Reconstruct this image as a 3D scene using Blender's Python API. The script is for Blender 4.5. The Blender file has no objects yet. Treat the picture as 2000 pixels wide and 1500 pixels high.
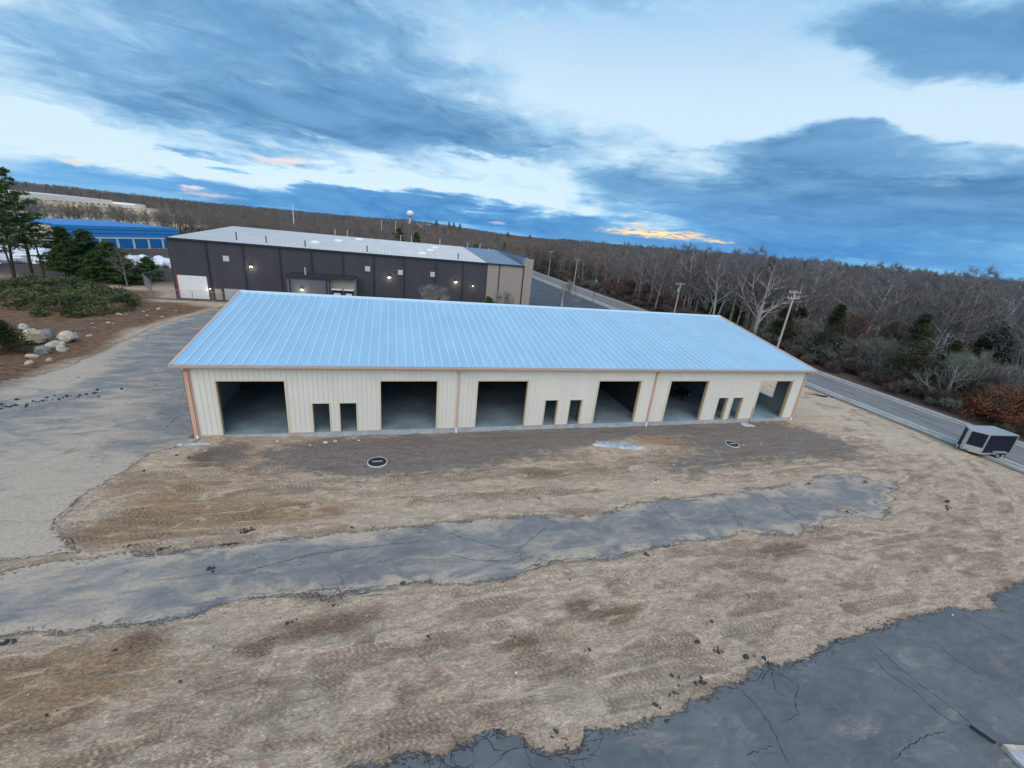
import bpy, math, random
import numpy as np
from mathutils import Matrix, Vector
random.seed(7)
PI=math.pi
SC=bpy.context.scene
COL=SC.collection
# ------------------------------------------------------------------ camera
cd=bpy.data.cameras.new('camera'); cam=bpy.data.objects.new('camera',cd); COL.objects.link(cam)
pitch,roll,yaw=0.34575,0.101604,0.298198
F=Vector((math.sin(yaw)*math.cos(pitch),math.cos(yaw)*math.cos(pitch),-math.sin(pitch)))
R0=Vector((math.cos(yaw),-math.sin(yaw),0)); U0=R0.cross(F)
Rv=R0*math.cos(roll)+U0*math.sin(roll); Uv=-R0*math.sin(roll)+U0*math.cos(roll)
CP=Vector((12.1454,-27.9981,14.0511))
M=Matrix((Rv,Uv,-F)).transposed().to_4x4(); M.translation=CP
cam.matrix_world=M
cd.sensor_width=36; cd.lens=36*810.4/2000; cd.clip_start=.1; cd.clip_end=9000
SC.camera=cam
SC.view_settings.view_transform='Standard'
try: SC.view_settings.look='None'
except Exception: pass
SC.view_settings.exposure=0.6; SC.view_settings.gamma=1
SC.view_settings.use_curve_mapping=False
# ------------------------------------------------------------------ node helpers
class NT:
    def __init__(s,tree): s.t=tree; s.n=tree.nodes; s.l=tree.links
    def node(s,ty,**k):
        n=s.n.new(ty)
        for a,b in k.items(): setattr(n,a,b)
        return n
    def put(s,sock,v):
        if isinstance(v,bpy.types.NodeSocket): s.l.new(v,sock)
        elif v is not None:
            if sock.type=='RGBA' and hasattr(v,'__len__') and len(v)==3: v=(*v,1)
            sock.default_value=v
    def math(s,op,a,b=None,c=None,clamp=False):
        n=s.node('ShaderNodeMath',operation=op,use_clamp=clamp)
        s.put(n.inputs[0],a)
        if b is not None: s.put(n.inputs[1],b)
        if c is not None: s.put(n.inputs[2],c)
        return n.outputs[0]
    def mix(s,f,a,b,bt='MIX'):
        n=s.node('ShaderNodeMix',data_type='RGBA',blend_type=bt,clamp_factor=True)
        s.put(n.inputs[0],f); s.put(n.inputs[6],a); s.put(n.inputs[7],b); return n.outputs[2]
    def noise(s,vec,scale,detail=4,rough=.55,dist=0,out=0):
        n=s.node('ShaderNodeTexNoise'); s.put(n.inputs['Vector'],vec); s.put(n.inputs['Scale'],scale)
        s.put(n.inputs['Detail'],detail); s.put(n.inputs['Roughness'],rough); s.put(n.inputs['Distortion'],dist)
        return n.outputs[out]
    def ramp(s,v,a,b,ta=0.,tb=1.,smooth=True):
        n=s.node('ShaderNodeMapRange',clamp=True,interpolation_type='SMOOTHSTEP' if smooth else 'LINEAR')
        for i,x in enumerate((v,a,b,ta,tb)): s.put(n.inputs[i],x)
        return n.outputs[0]
    def mapping(s,vec,loc=(0,0,0),rot=(0,0,0),sc=(1,1,1),ty='POINT'):
        n=s.node('ShaderNodeMapping',vector_type=ty); s.put(n.inputs[0],vec)
        n.inputs['Location'].default_value=loc; n.inputs['Rotation'].default_value=rot; n.inputs['Scale'].default_value=sc
        return n.outputs[0]
    def vm(s,op,a,b=None,out=0):
        n=s.node('ShaderNodeVectorMath',operation=op); s.put(n.inputs[0],a)
        if b is not None: s.put(n.inputs[1],b)
        return n.outputs[out]
    def xyz(s,v):
        n=s.node('ShaderNodeSeparateXYZ'); s.put(n.inputs[0],v); return n.outputs
    def comb(s,x,y,z=0):
        n=s.node('ShaderNodeCombineXYZ'); s.put(n.inputs[0],x); s.put(n.inputs[1],y); s.put(n.inputs[2],z); return n.outputs[0]
    def attr(s,name,out='Fac'):
        n=s.node('ShaderNodeAttribute',attribute_name=name); return n.outputs[out]
def lin(r,g,b):
    f=lambda c:(c/255/12.92) if c/255<=.04045 else ((c/255+.055)/1.055)**2.4
    return (f(r),f(g),f(b))
# ------------------------------------------------------------------ sky
W=bpy.data.worlds.new('World'); SC.world=W; W.use_nodes=True
w=NT(W.node_tree); w.n.clear()
SUN_EL,SUN_AZ=math.radians(52),math.radians(200)   # soft light comes from high behind the camera
STR=.1
sky=w.node('ShaderNodeTexSky',sky_type='NISHITA',sun_disc=False,sun_elevation=SUN_EL,sun_rotation=SUN_AZ,altitude=50,air_density=1.0,dust_density=.6,ozone_density=2.0)
tc=w.node('ShaderNodeTexCoord'); D=tc.outputs['Generated']
dx,dy,dz=w.xyz(D)
az=w.math('MULTIPLY',w.math('ARCTAN2',dx,dy),180/PI)
el=w.math('MULTIPLY',w.math('ARCSINE',dz),180/PI)
zc=w.math('ADD',w.math('MAXIMUM',dz,0.0),.09)
q=w.comb(w.math('DIVIDE',dx,zc),w.math('DIVIDE',dy,zc),0)
qn=w.noise(q,.55,7,.58,.3,out=1)              # cloud-plane noise, squashed towards the horizon
ae=w.comb(az,el,0)
wn=w.noise(w.mapping(ae,sc=(.075,.2,1)),1.0,6,.6,0,out=1)
warp=w.vm('MULTIPLY',w.vm('SUBTRACT',qn,(.5,.5,.5)),(11,7.5,0))
warp2=w.vm('MULTIPLY',w.vm('SUBTRACT',wn,(.5,.5,.5)),(12,5.0,0))
P=w.vm('ADD',w.vm('ADD',ae,warp),warp2)
Pf=w.vm('ADD',ae,w.vm('MULTIPLY',w.vm('SUBTRACT',w.noise(w.mapping(ae,sc=(.5,1.6,1)),1.0,5,.65,0,out=1),(.5,.5,.5)),(3.0,1.1,0)))
def blob(p,c,soft=.25):
    a,e,ra,re,rot,am=c
    m=w.mapping(p,loc=(a,e,0),rot=(0,0,math.radians(rot)),sc=(ra,re,1),ty='TEXTURE')
    return w.ramp(w.vm('LENGTH',m,out=1),1.25,soft,0,am)
def total(p,L,soft=.25):
    t=None
    for c in L:
        v=blob(p,c,soft); t=v if t is None else w.math('ADD',t,v)
    return t
dark=[(-20,19.5,26,5.5,2,.55),(30,.8,46,2.3,0,.95),(20,23.5,22,2.6,0,.35),(-9.9,12.1,27.9,7.06,5.1,.9),(3.0,9.86,27.4,3.72,3.6,.8),(57.0,18.6,14,3.9,-10,1.4),(53,6.3,29,5.8,.3,1.35),(46.5,11.13,9.9,2.02,3.9,.7),(-5.4,1.5,33.5,2.6,1.8,1.0),(7.2,21.54,33.3,3.12,8.4,.3),(28.3,8.26,6.1,2.69,7.1,.5),(-31.2,5.39,1.6,.53,1,.6),(-18.5,4.59,9.6,.46,.2,.5)]
clear=[(-28.1,4.87,7.3,1.25,-5,.9),(0.1,4.25,23.9,1.3,1.6,.85),(30,16.06,14.8,4.27,-10.4,.9),(44.5,16.25,7.6,3.3,-2.9,.8),(55,13.4,13,1.5,-5.1,1.3),(33.5,11.41,2.9,1.24,-11.9,.8),(6.7,8.2,8.4,1.29,-1.4,.6)]
Dk=total(P,dark); Cl=total(P,clear)
fb=w.noise(q,1.1,8,.6,.5)
fine=w.noise(w.mapping(ae,sc=(.2,.42,1)),1.0,7,.6,.6)
base=w.math('ADD',w.math('MULTIPLY',w.math('SUBTRACT',fb,.5),w.ramp(el,.5,9,.7,1.9)),w.math('MULTIPLY',w.math('SUBTRACT',fine,.5),1.5))
outside=w.math('MULTIPLY',w.ramp(el,22,40,0,1),.1)
dens=w.math('ADD',w.math('ADD',w.math('SUBTRACT',Dk,w.math('MULTIPLY',Cl,1.1)),base),w.math('ADD',outside,.08))
cover=w.ramp(dens,.0,.8)
billow=w.noise(q,3.2,7,.62,.7)
thick=w.ramp(w.math('ADD',dens,w.math('MULTIPLY',w.math('SUBTRACT',billow,.5),w.ramp(el,1,10,.3,1.6))),.3,1.35)
# clear air: physical sky, tinted by thin high veil
nsky=w.vm('MULTIPLY',sky.outputs[0],(.10,.10,.10))
veil=w.mix(w.ramp(el,13,30),lin(206,230,245),lin(138,192,234))
veil=w.mix(w.ramp(el,2.6,.4),veil,lin(108,174,222))
airc=w.mix(.82,nsky,veil)
cl_hi=w.mix(w.ramp(fine,.35,.65),lin(114,164,206),lin(168,208,236))
cl_lo=w.mix(w.ramp(fb,.3,.68),lin(76,124,168),lin(110,158,200))
low=w.ramp(el,9,.5)
cl_lo=w.mix(w.math('MULTIPLY',low,.85),cl_lo,w.mix(w.ramp(fine,.3,.7),lin(60,124,188),lin(94,154,208)))
cl_hi=w.mix(w.math('MULTIPLY',low,.7),cl_hi,lin(100,172,226))
cloud=w.mix(thick,cl_hi,cl_lo)
col=w.mix(cover,airc,cloud)
pink=total(Pf,[(-20.2,1.33,1.3,.34,.4,1),(13.0,1.2,1.5,.3,.2,.6),(-11.5,5.09,4.2,.5,5.4,.9),(-28.4,2.18,1.2,.3,-.6,.8),(-18.8,.75,4.1,.4,0,.6),(1.7,9.0,2.3,.6,17.3,.12)],0)
col=w.mix(w.math('MULTIPLY',w.ramp(pink,.05,.9),.8),col,lin(232,218,214))
gold=total(Pf,[(32.7,1.7,7.2,.52,1.5,1),(30.6,2.6,2.2,.22,2,.7),(40.2,1.5,2.2,.25,0,.6)],0)
gold=w.math('MULTIPLY',gold,w.ramp(w.noise(w.mapping(ae,sc=(.7,3.5,1)),1.0,4,.6),.36,.56))
col=w.mix(w.ramp(gold,.0,.45),col,lin(236,206,170))
col=w.mix(w.ramp(gold,.45,.95),col,(1.05,.80,.42))
below=w.ramp(el,-.6,-3.5)
col=w.mix(below,col,lin(95,90,84))
vs=w.vm('SCALE',col); vs.node.inputs['Scale'].default_value=.77/STR
bg=w.node('ShaderNodeBackground'); w.put(bg.inputs[0],vs); bg.inputs[1].default_value=STR
wo=w.node('ShaderNodeOutputWorld'); w.l.new(bg.outputs[0],wo.inputs[0])
try: W.cycles.sampling_method='MANUAL'; W.cycles.sample_map_resolution=1024
except Exception: pass
# ------------------------------------------------------------------ sun (overcast, very soft)
sd=bpy.data.lights.new('sun','SUN'); sd.energy=1.5; sd.angle=math.radians(70); sd.color=(1,.83,.66)
sun=bpy.data.objects.new('sun',sd); COL.objects.link(sun)
sdir=Vector((math.sin(SUN_AZ)*math.cos(SUN_EL),math.cos(SUN_AZ)*math.cos(SUN_EL),math.sin(SUN_EL)))
sun.rotation_euler=sdir.to_track_quat('Z','Y').to_euler()

# ------------------------------------------------------------------ materials
def mat(name,color,rough=.8,metal=0,var=.0,vs_=3.0,bump=0,bs=30,spec=.3,stretch=(1,1,1),rnd=0,emit=None):
    m=bpy.data.materials.new(name); m.use_nodes=True; t=NT(m.node_tree)
    b=t.n['Principled BSDF']; c=color
    geo=t.node('ShaderNodeNewGeometry').outputs['Position']
    if var:
        v=t.mapping(geo,sc=stretch)
        nz=t.noise(v,vs_,6,.6)
        c=t.mix(t.ramp(nz,.3,.72),tuple(x*(1-var) for x in color),tuple(min(1,x*(1+var)) for x in color))
    if rnd:
        r=t.node('ShaderNodeObjectInfo').outputs['Random']
        c=t.mix(1.0,c,t.mix(r,(1-rnd,1-rnd,1-rnd),(1+rnd,1+rnd,1+rnd)),'MULTIPLY')
    t.put(b.inputs['Base Color'],c)
    b.inputs['Roughness'].default_value=rough; b.inputs['Metallic'].default_value=metal
    b.inputs['Specular IOR Level'].default_value=spec
    if bump:
        bn=t.node('ShaderNodeBump'); bn.inputs['Strength'].default_value=bump; bn.inputs['Distance'].default_value=.02
        t.put(bn.inputs['Height'],t.noise(geo,bs,4,.6)); t.l.new(bn.outputs[0],b.inputs['Normal'])
    if emit:
        t.put(b.inputs['Emission Color'],emit[0]); b.inputs['Emission Strength'].default_value=emit[1]
    return m
MT=dict(
 roof=mat('galvalume_roof',(.50,.69,.83),.42,.65,.05,.5,spec=.5,rnd=.012,stretch=(1,.35,1)),
 seam=mat('seam_highlight_metal',(.60,.74,.84),.5,.25,spec=.5),  # paler than the panels: the seams' highlight is put into the colour
 wall=mat('cream_wall',(.67,.66,.61),.6,0,.035,.7,stretch=(1,1,.4),rnd=.015),
 copper=mat('peach_trim',(.60,.39,.29),.5,0,.06,2),
 gutter=mat('gutter_lip',(.55,.52,.5),.45,.2),
 trim=mat('door_trim',(.62,.55,.44),.55),
 jamb=mat('jamb_tan',(.55,.43,.24),.6),
 slab=mat('slab_concrete',(.36,.40,.43),.75,0,.18,1.1,bump=.2,bs=12),
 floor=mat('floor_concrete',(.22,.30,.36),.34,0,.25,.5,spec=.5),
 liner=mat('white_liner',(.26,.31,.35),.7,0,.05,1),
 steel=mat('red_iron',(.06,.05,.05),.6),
 under=mat('darkened_interior',(.035,.04,.045),.8),  # dark tone for the added bounce-blocking sheet, also on the partitions
 pvc=mat('white_pvc',(.8,.82,.84),.35),
 dark=mat('charcoal_siding',(.062,.062,.075),.65,0,.08,.5,stretch=(1,1,.2),rnd=.03),
 darktrim=mat('charcoal_trim',(.03,.03,.036),.5),
 beige=mat('taupe_siding',(.33,.29,.26),.65,0,.04,.5,rnd=.02),
 beige2=mat('grey_siding',(.12,.13,.15),.65,0,.05,.5),
 lroof=mat('pale_metal_roof',(.62,.60,.59),.6,.1,.05,.3,rnd=.02),
 broof=mat('blue_grey_roof',(.16,.22,.30),.6,0,.1,.3),
 white=mat('white_paint',(.75,.76,.77),.5,0,.05,2),
 redstripe=mat('red_edge',(.45,.09,.06),.6),
 bluem=mat('blue_metal',(.02,.17,.45),.5,0,.06,.4,stretch=(1,1,3)),
 cream2=mat('far_cream_wall',(.52,.49,.40),.8,0,.06,.3),
 glow=mat('lamp_glow',(1,.9,.7),.4,emit=((1,.86,.6),7)),
 louver=mat('vent_louver',(.38,.40,.42),.5),
 black=mat('black_gloss',(.010,.012,.028),.5,0,spec=.25),
 rubber=mat('rubber',(.02,.02,.02),.8),
 alu=mat('aluminium_trim',(.42,.45,.47),.4,.4),
 iron=mat('cast_iron',(.03,.03,.035),.6,.3,.3,8),
 deadwood=mat('dead_branch',(.16,.14,.12),.9,0,.3,2),
 wood=mat('weathered_pole',(.42,.40,.36),.85,0,.2,3,stretch=(6,6,.6)),
 wire=mat('wire',(.06,.06,.06),.6),
 skylight=mat('skylight_dome',(.72,.75,.78),.3),
 conc=mat('kerb_concrete',(.50,.50,.49),.8,0,.15,1.5,bump=.3),
 boulder=mat('boulder_pale',(.46,.42,.36),.85,0,.4,2.2,bump=.6,bs=7,rnd=.12),
 bouldt=mat('boulder_tan',(.42,.33,.23),.85,0,.25,1.6,bump=.6,bs=7),
 boulderg=mat('boulder_grey',(.22,.22,.23),.85,0,.25,1.6,bump=.6,bs=7),
 asphchunk=mat('asphalt_chunk',(.05,.053,.06),.9,0,.3,9,bump=.6,bs=25),
 tarp=mat('shrink_wrap',(.66,.69,.74),.35,0,.15,1.2,bump=.5,bs=3,rnd=.1),
 orange=mat('orange_plastic',(.75,.22,.03),.5),
 fence=mat('galvanised',(.36,.37,.38),.5,.4),
 stain=mat('crack_dark',(.035,.038,.045),.95),
 crackl=mat('crack_sand',(.30,.25,.20),.95,0,.3,8),
 yellow=mat('yellow_line',(.34,.27,.16),.7,0,.25,2),
 linew=mat('white_line',(.62,.62,.60),.7,0,.2,2),
 rusty=mat('rusty_rod',(.30,.13,.08),.8),
beigew=mat('scuffed_deck',(.42,.42,.46),.5,0,.2,3),
 tape=mat('tan_board',(.52,.42,.34),.7,0,.15,3),
)
def leafmat(name,c1,c2,rnd=.25,scale=1.3,rough=.8):
    m=bpy.data.materials.new(name); m.use_nodes=True; t=NT(m.node_tree); b=t.n['Principled BSDF']
    geo=t.node('ShaderNodeNewGeometry').outputs['Position']
    r=t.node('ShaderNodeObjectInfo').outputs['Random']
    c=t.mix(t.ramp(t.noise(geo,scale,3,.6),.35,.65),c1,c2)
    c=t.mix(1.0,c,t.mix(r,(1-rnd,)*3,(1+rnd,)*3),'MULTIPLY')
    t.put(b.inputs['Base Color'],c); b.inputs['Roughness'].default_value=rough; b.inputs['Specular IOR Level'].default_value=.15
    return m
BARK=leafmat('grey_bark',(.15,.145,.145),(.27,.26,.25),.25,2)
BARKP=leafmat('pale_bark',(.36,.35,.33),(.48,.46,.43),.1,2)
BARKD=leafmat('dark_bark',(.05,.045,.04),(.09,.08,.07),.2,2)
TW=dict(grey=leafmat('grey_twig',(.13,.126,.132),(.205,.198,.205)),
 brown=leafmat('brown_twig',(.17,.135,.115),(.235,.195,.17)),
 red=leafmat('red_twig',(.15,.085,.078),(.22,.13,.115)),
 green=leafmat('lichen_twig',(.13,.145,.125),(.21,.23,.19)),
 pale=leafmat('pale_twig',(.22,.21,.19),(.32,.31,.29),.1))
LEAF=dict(cedar=leafmat('cedar_leaf',(.012,.022,.010),(.045,.05,.016),.2,.8),
 pine=leafmat('pine_needle',(.03,.062,.024),(.085,.135,.045),.2,.9),
 cut=leafmat('cut_bough',(.03,.05,.022),(.125,.145,.065),.2,.35),
 oak=leafmat('dry_oak_leaf',(.10,.035,.02),(.24,.10,.05),.15,1.2),
 bramble=leafmat('bramble_twig',(.08,.066,.06),(.16,.13,.115),.3,1))
# ------------------------------------------------------------------ mesh helpers
class MB:
    def __init__(s): s.v=[]; s.f=[]; s.m=[]
    def quad(s,a,b,c,d,mi=0):
        n=len(s.v); s.v+=[a,b,c,d]; s.f.append((n,n+1,n+2,n+3)); s.m.append(mi); return s
    def tri(s,a,b,c,mi=0):
        n=len(s.v); s.v+=[a,b,c]; s.f.append((n,n+1,n+2)); s.m.append(mi); return s
    def box(s,x0,x1,y0,y1,z0,z1,mi=0):
        n=len(s.v)
        s.v+=[(x,y,z) for z in (z0,z1) for y in (y0,y1) for x in (x0,x1)]
        for f in ((0,2,3,1),(4,5,7,6),(0,1,5,4),(2,6,7,3),(0,4,6,2),(1,3,7,5)):
            s.f.append(tuple(n+i for i in f)); s.m.append(mi)
        return s
    def tube(s,p0,p1,r0,r1=None,k=6,mi=0,cap=True):
        r1=r0 if r1 is None else r1
        a=Vector(p0); b=Vector(p1); d=(b-a)
        if d.length<1e-6: return s
        d.normalize(); u=d.orthogonal().normalized(); v=d.cross(u); n=len(s.v)
        for c,r in ((a,r0),(b,r1)):
            for i in range(k):
                t=2*PI*i/k; s.v.append(tuple(c+u*(math.cos(t)*r)+v*(math.sin(t)*r)))
        for i in range(k):
            j=(i+1)%k; s.f.append((n+i,n+j,n+k+j,n+k+i)); s.m.append(mi)
        if cap: s.f.append(tuple(n+i for i in reversed(range(k)))); s.m.append(mi); s.f.append(tuple(n+k+i for i in range(k))); s.m.append(mi)
        return s
    def lathe(s,prof,k=24,mi=0,c=(0,0,0)):
        n=len(s.v)
        for r,z in prof:
            for i in range(k):
                t=2*PI*i/k; s.v.append((c[0]+r*math.cos(t),c[1]+r*math.sin(t),c[2]+z))
        for j in range(len(prof)-1):
            for i in range(k):
                i2=(i+1)%k; s.f.append((n+j*k+i,n+j*k+i2,n+(j+1)*k+i2,n+(j+1)*k+i)); s.m.append(mi)
        return s
    def mesh(s,name,mats,smooth=False):
        me=bpy.data.meshes.new(name); me.from_pydata(s.v,[],s.f)
        for m in (mats if isinstance(mats,(list,tuple)) else [mats]): me.materials.append(m)
        if any(s.m): me.polygons.foreach_set('material_index',s.m)
        if smooth: me.polygons.foreach_set('use_smooth',[True]*len(s.f))
        me.update(); return me
    def build(s,name,mats,parent=None,smooth=False,loc=None):
        return obj(name,s.mesh(name,mats,smooth),parent,loc)
def obj(name,me,parent=None,loc=None,rot=None):
    o=bpy.data.objects.new(name,me); COL.objects.link(o)
    if parent: o.parent=parent
    if loc: o.location=loc
    if rot: o.rotation_euler=rot
    return o
def tag(o,label=None,cat=None,group=None,kind=None):
    if label: o['label']=label
    if cat: o['category']=cat
    if group: o['group']=group
    if kind: o['kind']=kind
    return o
def thing(name,loc,label,cat,group=None,rz=0):
    o=obj(name,None,None,loc,(0,0,rz)); return tag(o,label,cat,group)
def copy_tree(o,parent=None):
    c=o.copy(); COL.objects.link(c); c.parent=parent
    for ch in list(o.children): copy_tree(ch,c)
    return c
# ------------------------------------------------------------------ numpy noise
def vn(x,y,seed=0):
    rs=np.random.RandomState(seed); T=rs.rand(256,256)
    xi=np.floor(x).astype(int); yi=np.floor(y).astype(int); fx=x-xi; fy=y-yi
    fx=fx*fx*(3-2*fx); fy=fy*fy*(3-2*fy)
    g=lambda a,b:T[a&255,b&255]
    return (g(xi,yi)*(1-fx)+g(xi+1,yi)*fx)*(1-fy)+(g(xi,yi+1)*(1-fx)+g(xi+1,yi+1)*fx)*fy
def fbm(x,y,seed=0,o=4):
    s=0;a=.5
    for k in range(o): s=s+a*(vn(x*2**k+17*k,y*2**k-9*k,seed+k)-.5)*2; a*=.5
    return s
def sstep(a,b,x):
    t=np.clip((x-a)/(b-a),0,1); return t*t*(3-2*t)
def sdf(poly,x,y):
    d=np.full(x.shape,1e9); ins=np.zeros(x.shape,bool); n=len(poly)
    for i in range(n):
        ax,ay=poly[i]; bx,by=poly[(i+1)%n]; ex,ey=bx-ax,by-ay
        t=np.clip(((x-ax)*ex+(y-ay)*ey)/(ex*ex+ey*ey+1e-12),0,1)
        d=np.minimum(d,np.hypot(x-ax-t*ex,y-ay-t*ey))
        c=((ay>y)!=(by>y)); xx=ax+(y-ay)*ex/(ey if abs(ey)>1e-9 else 1e-9); ins^=c&(x<xx)
    return np.where(ins,d,-d)
def spot(L,x,y):
    s=np.zeros(x.shape)
    for cx,cy,rx,ry,am in L:
        s+=am*np.exp(-(((x-cx)/rx)**2+((y-cy)/ry)**2))
    return s
# ------------------------------------------------------------------ ground
PB=[(-2.63,-10.81),(-.49,-10.33),(2.76,-10.4),(4.89,-10.42),(7.35,-10.29),(10.51,-10.22),(14.5,-10.21),(18.34,-10.34),(22.72,-10.74),(27.9,-9.98),(32.08,-9.99),(38.42,-9.6),(41.91,-9.04),(46.76,-9.25),(47.73,-10.39),(44.18,-12.68),(41.08,-13.81),(37.95,-13.6),(34.12,-14.16),(30.51,-13.82),(25.72,-13.67),(22.54,-14.06),(19.39,-13.88),(17.23,-14.45),(14.92,-14.57),(12.82,-13.98),(11.99,-14.11),(10.78,-14.11),(8.08,-13.81),(6.26,-13.66),(4.34,-14.29),(2.36,-14.24),(-.64,-13.87),(-14,-13.0),(-14,-9.5)]
PA=[(-30,6),(-20,9.5),(-15.3,11.47),(-14.47,13.35),(-14.37,18.61),(-14.84,29.12),(-12.46,42.71),(-12,47.5),(1,47.5),(1,28),(.1,26),(.1,0),(.21,-.6),(-1.49,-1.84),(-1.96,-3.99),(-2.79,-5.75),(-2.54,-8.1),(-.67,-10.01),(-3.03,-10.2),(-30,-9)]
PC=[(8,-20.6),(11.07,-20.22),(12.59,-20.31),(13.75,-20.43),(14.09,-20.17),(15.63,-20.36),(16.3,-20.84),(17.55,-21.04),(17.85,-20.76),(18.85,-20.89),(20.82,-20.77),(21.97,-20.59),(24.09,-20.4),(25.35,-20.07),(27.18,-20.23),(28.66,-19.87),(30.14,-19.8),(33.37,-19.67),(36.99,-19.51),(39.51,-20.11),(40.2,-19.49),(43.37,-19.24),(60,-18),(60,-34),(8,-34)]
def axis(c0,c1,st,lo,hi,g=1.09,mid=()):
    a=list(np.arange(c0,c1,st))
    v,s=c1,st
    while v<hi: a.append(v); s=min(s*g,120); v+=s
    a.append(hi); v,s=c0,st; b=[]
    while v>lo: s=min(s*g,120); v-=s; b.append(max(v,lo))
    return np.array(sorted(set(b+a)))
xs=axis(-6,50,.09,-3000,3500,1.075)
ys=np.concatenate([axis(-25.4,-8,.075,-200,-8.001,1.12),np.arange(-8,1.5,.11),axis(1.5,1.6,.12,1.5,3800,1.045)])
ys=np.array(sorted(set(np.round(ys,4))))
X,Y=np.meshgrid(xs,ys); NX,NY=len(xs),len(ys)
Rr=np.hypot(X-12,Y+28); AZ=np.degrees(np.arctan2(X-12,Y+28))
def hill_h(az,r):
    pa=[-60,-32,-29,-25,-19,-11,-6.8,-2,2,5.9,11.7,17,21.8,28,40,90]
    ph=[6,9.5,10,8.0,7.0,9.0,9.0,11.5,15.5,12,6,0,0,0,0,0]
    return np.interp(az,pa,ph)*sstep(420,1000,r)
base=np.zeros(X.shape)-.3
base+=sstep(9,-1,X)*.17*sstep(-12,-2,Y)*sstep(40,20,Y)
base+=sstep(40,52,X)*.08*sstep(-12,-2,Y)*sstep(40,20,Y)
base+=hill_h(AZ,Rr)+fbm(X/140,Y/140,3)*2.5*sstep(150,600,Rr)+sstep(74,90,X)*-.8*sstep(260,120,Rr)
nwx=X+fbm(X/1.3,Y/1.3,11)*.25; nwy=Y+fbm(X/1.3+40,Y/1.3,12)*.22
near=(X>-45)&(X<64)&(Y>-36)&(Y<55)
def sd_(poly):
    s=np.full(X.shape,-3.0); s[near]=np.clip(sdf(poly,nwx[near],nwy[near]),-3,3); return s
sA,sB,sC=sd_(PA),sd_(PB),sd_(PC)
# asphalt at the right end of the middle strip is patchy, as are spots in it
patch=fbm(X/2.2,Y/.9,21)
sB=sB-sstep(24,46,X)*np.clip(patch-.02,0,1)*2.0-np.clip(patch-.34,0,1)*1.2
sA=sA-np.clip(fbm(X/4,Y/3,25)-.42,0,1)*.5
asp=np.maximum(np.maximum(sA,sB),sC)
# tyre tracks
rs=np.random.RandomState(5)
tracks=[]
for i in range(10):
    y0=rs.uniform(-20,-14.6); a=rs.uniform(-.06,.07); b=rs.uniform(-.6,.6)
    tracks.append([(x,y0+a*(x-18)+b*math.sin(x/9+i)) for x in np.arange(-6,52,2.5)])
for i in range(9):
    y0=rs.uniform(-9.5,-4.5); a=rs.uniform(-.03,.04); b=rs.uniform(-.4,.4)
    tracks.append([(x,y0+a*(x-18)+b*math.sin(x/8+i)) for x in np.arange(-2,56,2.5)])
for i in range(7):   # arcs turning round the right end of the building
    r=14+i*1.5+rs.uniform(-.4,.4)
    tracks.append([(42+r*math.cos(t),4-r*math.sin(t)) for t in np.linspace(-.7,1.5,14)])
for i in range(6):
    x0=rs.uniform(0,9); tracks.append([(x0+t*3.2+.4*math.sin(t*3+i),-24+t*9.5) for t in np.linspace(0,1,7)])
TU=np.zeros(X.shape); TV=np.zeros(X.shape); TM=np.zeros(X.shape)
yard=(X>-9)&(X<62)&(Y>-25.5)&(Y<14)
xy=X[yard]; yy=Y[yard]; tu=TU[yard]; tv=TV[yard]; tm=TM[yard]
for k,tr in enumerate(tracks):
    for sgn in (-1,1):
        pts=[]
        for i in range(len(tr)):
            a=tr[max(0,i-1)]; b=tr[min(len(tr)-1,i+1)]; d=np.array([b[0]-a[0],b[1]-a[1]]); d/=np.hypot(*d)
            pts.append((tr[i][0]-d[1]*.95*sgn,tr[i][1]+d[0]*.95*sgn))
        L0=0
        for i in range(len(pts)-1):
            ax,ay=pts[i]; bx,by=pts[i+1]; ex,ey=bx-ax,by-ay; l=math.hypot(ex,ey)
            box=(xy>min(ax,bx)-.5)&(xy<max(ax,bx)+.5)&(yy>min(ay,by)-.5)&(yy<max(ay,by)+.5)
            ii=np.nonzero(box)[0]
            if len(ii):
                t=((xy[ii]-ax)*ex+(yy[ii]-ay)*ey)/l; v=((yy[ii]-ay)*ex-(xy[ii]-ax)*ey)/l
                ok=(t>=-.05)&(t<=l+.05)&(abs(v)<.34); jj=ii[ok]
                nt=sstep(.34,.16,abs(v[ok])); up=nt>tm[jj]; jj=jj[up]; tu[jj]=L0+t[ok][up]+k*3.3; tv[jj]=v[ok][up]; tm[jj]=nt[up]
            L0+=l
TU[yard]=tu; TV[yard]=tv; TM[yard]=tm*sstep(-.3,.15,fbm(xy/2.2,yy/1.1,31))
def blobs(L): return np.clip(spot(L,nwx,nwy),0,1)
gray=blobs([(9,-2.6,5,2.4,1),(14,-3,5,2.6,1),(20,-2.2,5,2.4,1),(26,-1.5,4,1.6,.9),(39,-3.2,5,3,.9),(44,-4,5,3,.9),(33,-6.5,5,1.6,.6),(48,-5,3,3,.6),(31,-.8,5,1.1,.7),(38,-.6,9,1,.8),(2,-2.2,1.3,1.5,.9)])*sstep(1.2,1.6,0*X+2)
orange=blobs([(1,-6.2,2.4,2.2,.7),(4,-8,3,1.4,.8),(.8,-8.9,2,1,.8),(8,-8.4,3,1.0,.8),(5.3,-5.3,2,1.0,.5),(-2.5,-9.3,2.2,.8,.6),(32.4,-2.6,2.2,.9,1),(35,-3.3,1.8,.8,.9),(3,-16,3,1.5,.7),(0,-16.5,3,1.6,.7),(3,-2.8,2.6,1.4,.6),(-1.5,-5,1,1.4,.4),(5,-18.5,3,1,.4)])
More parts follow.
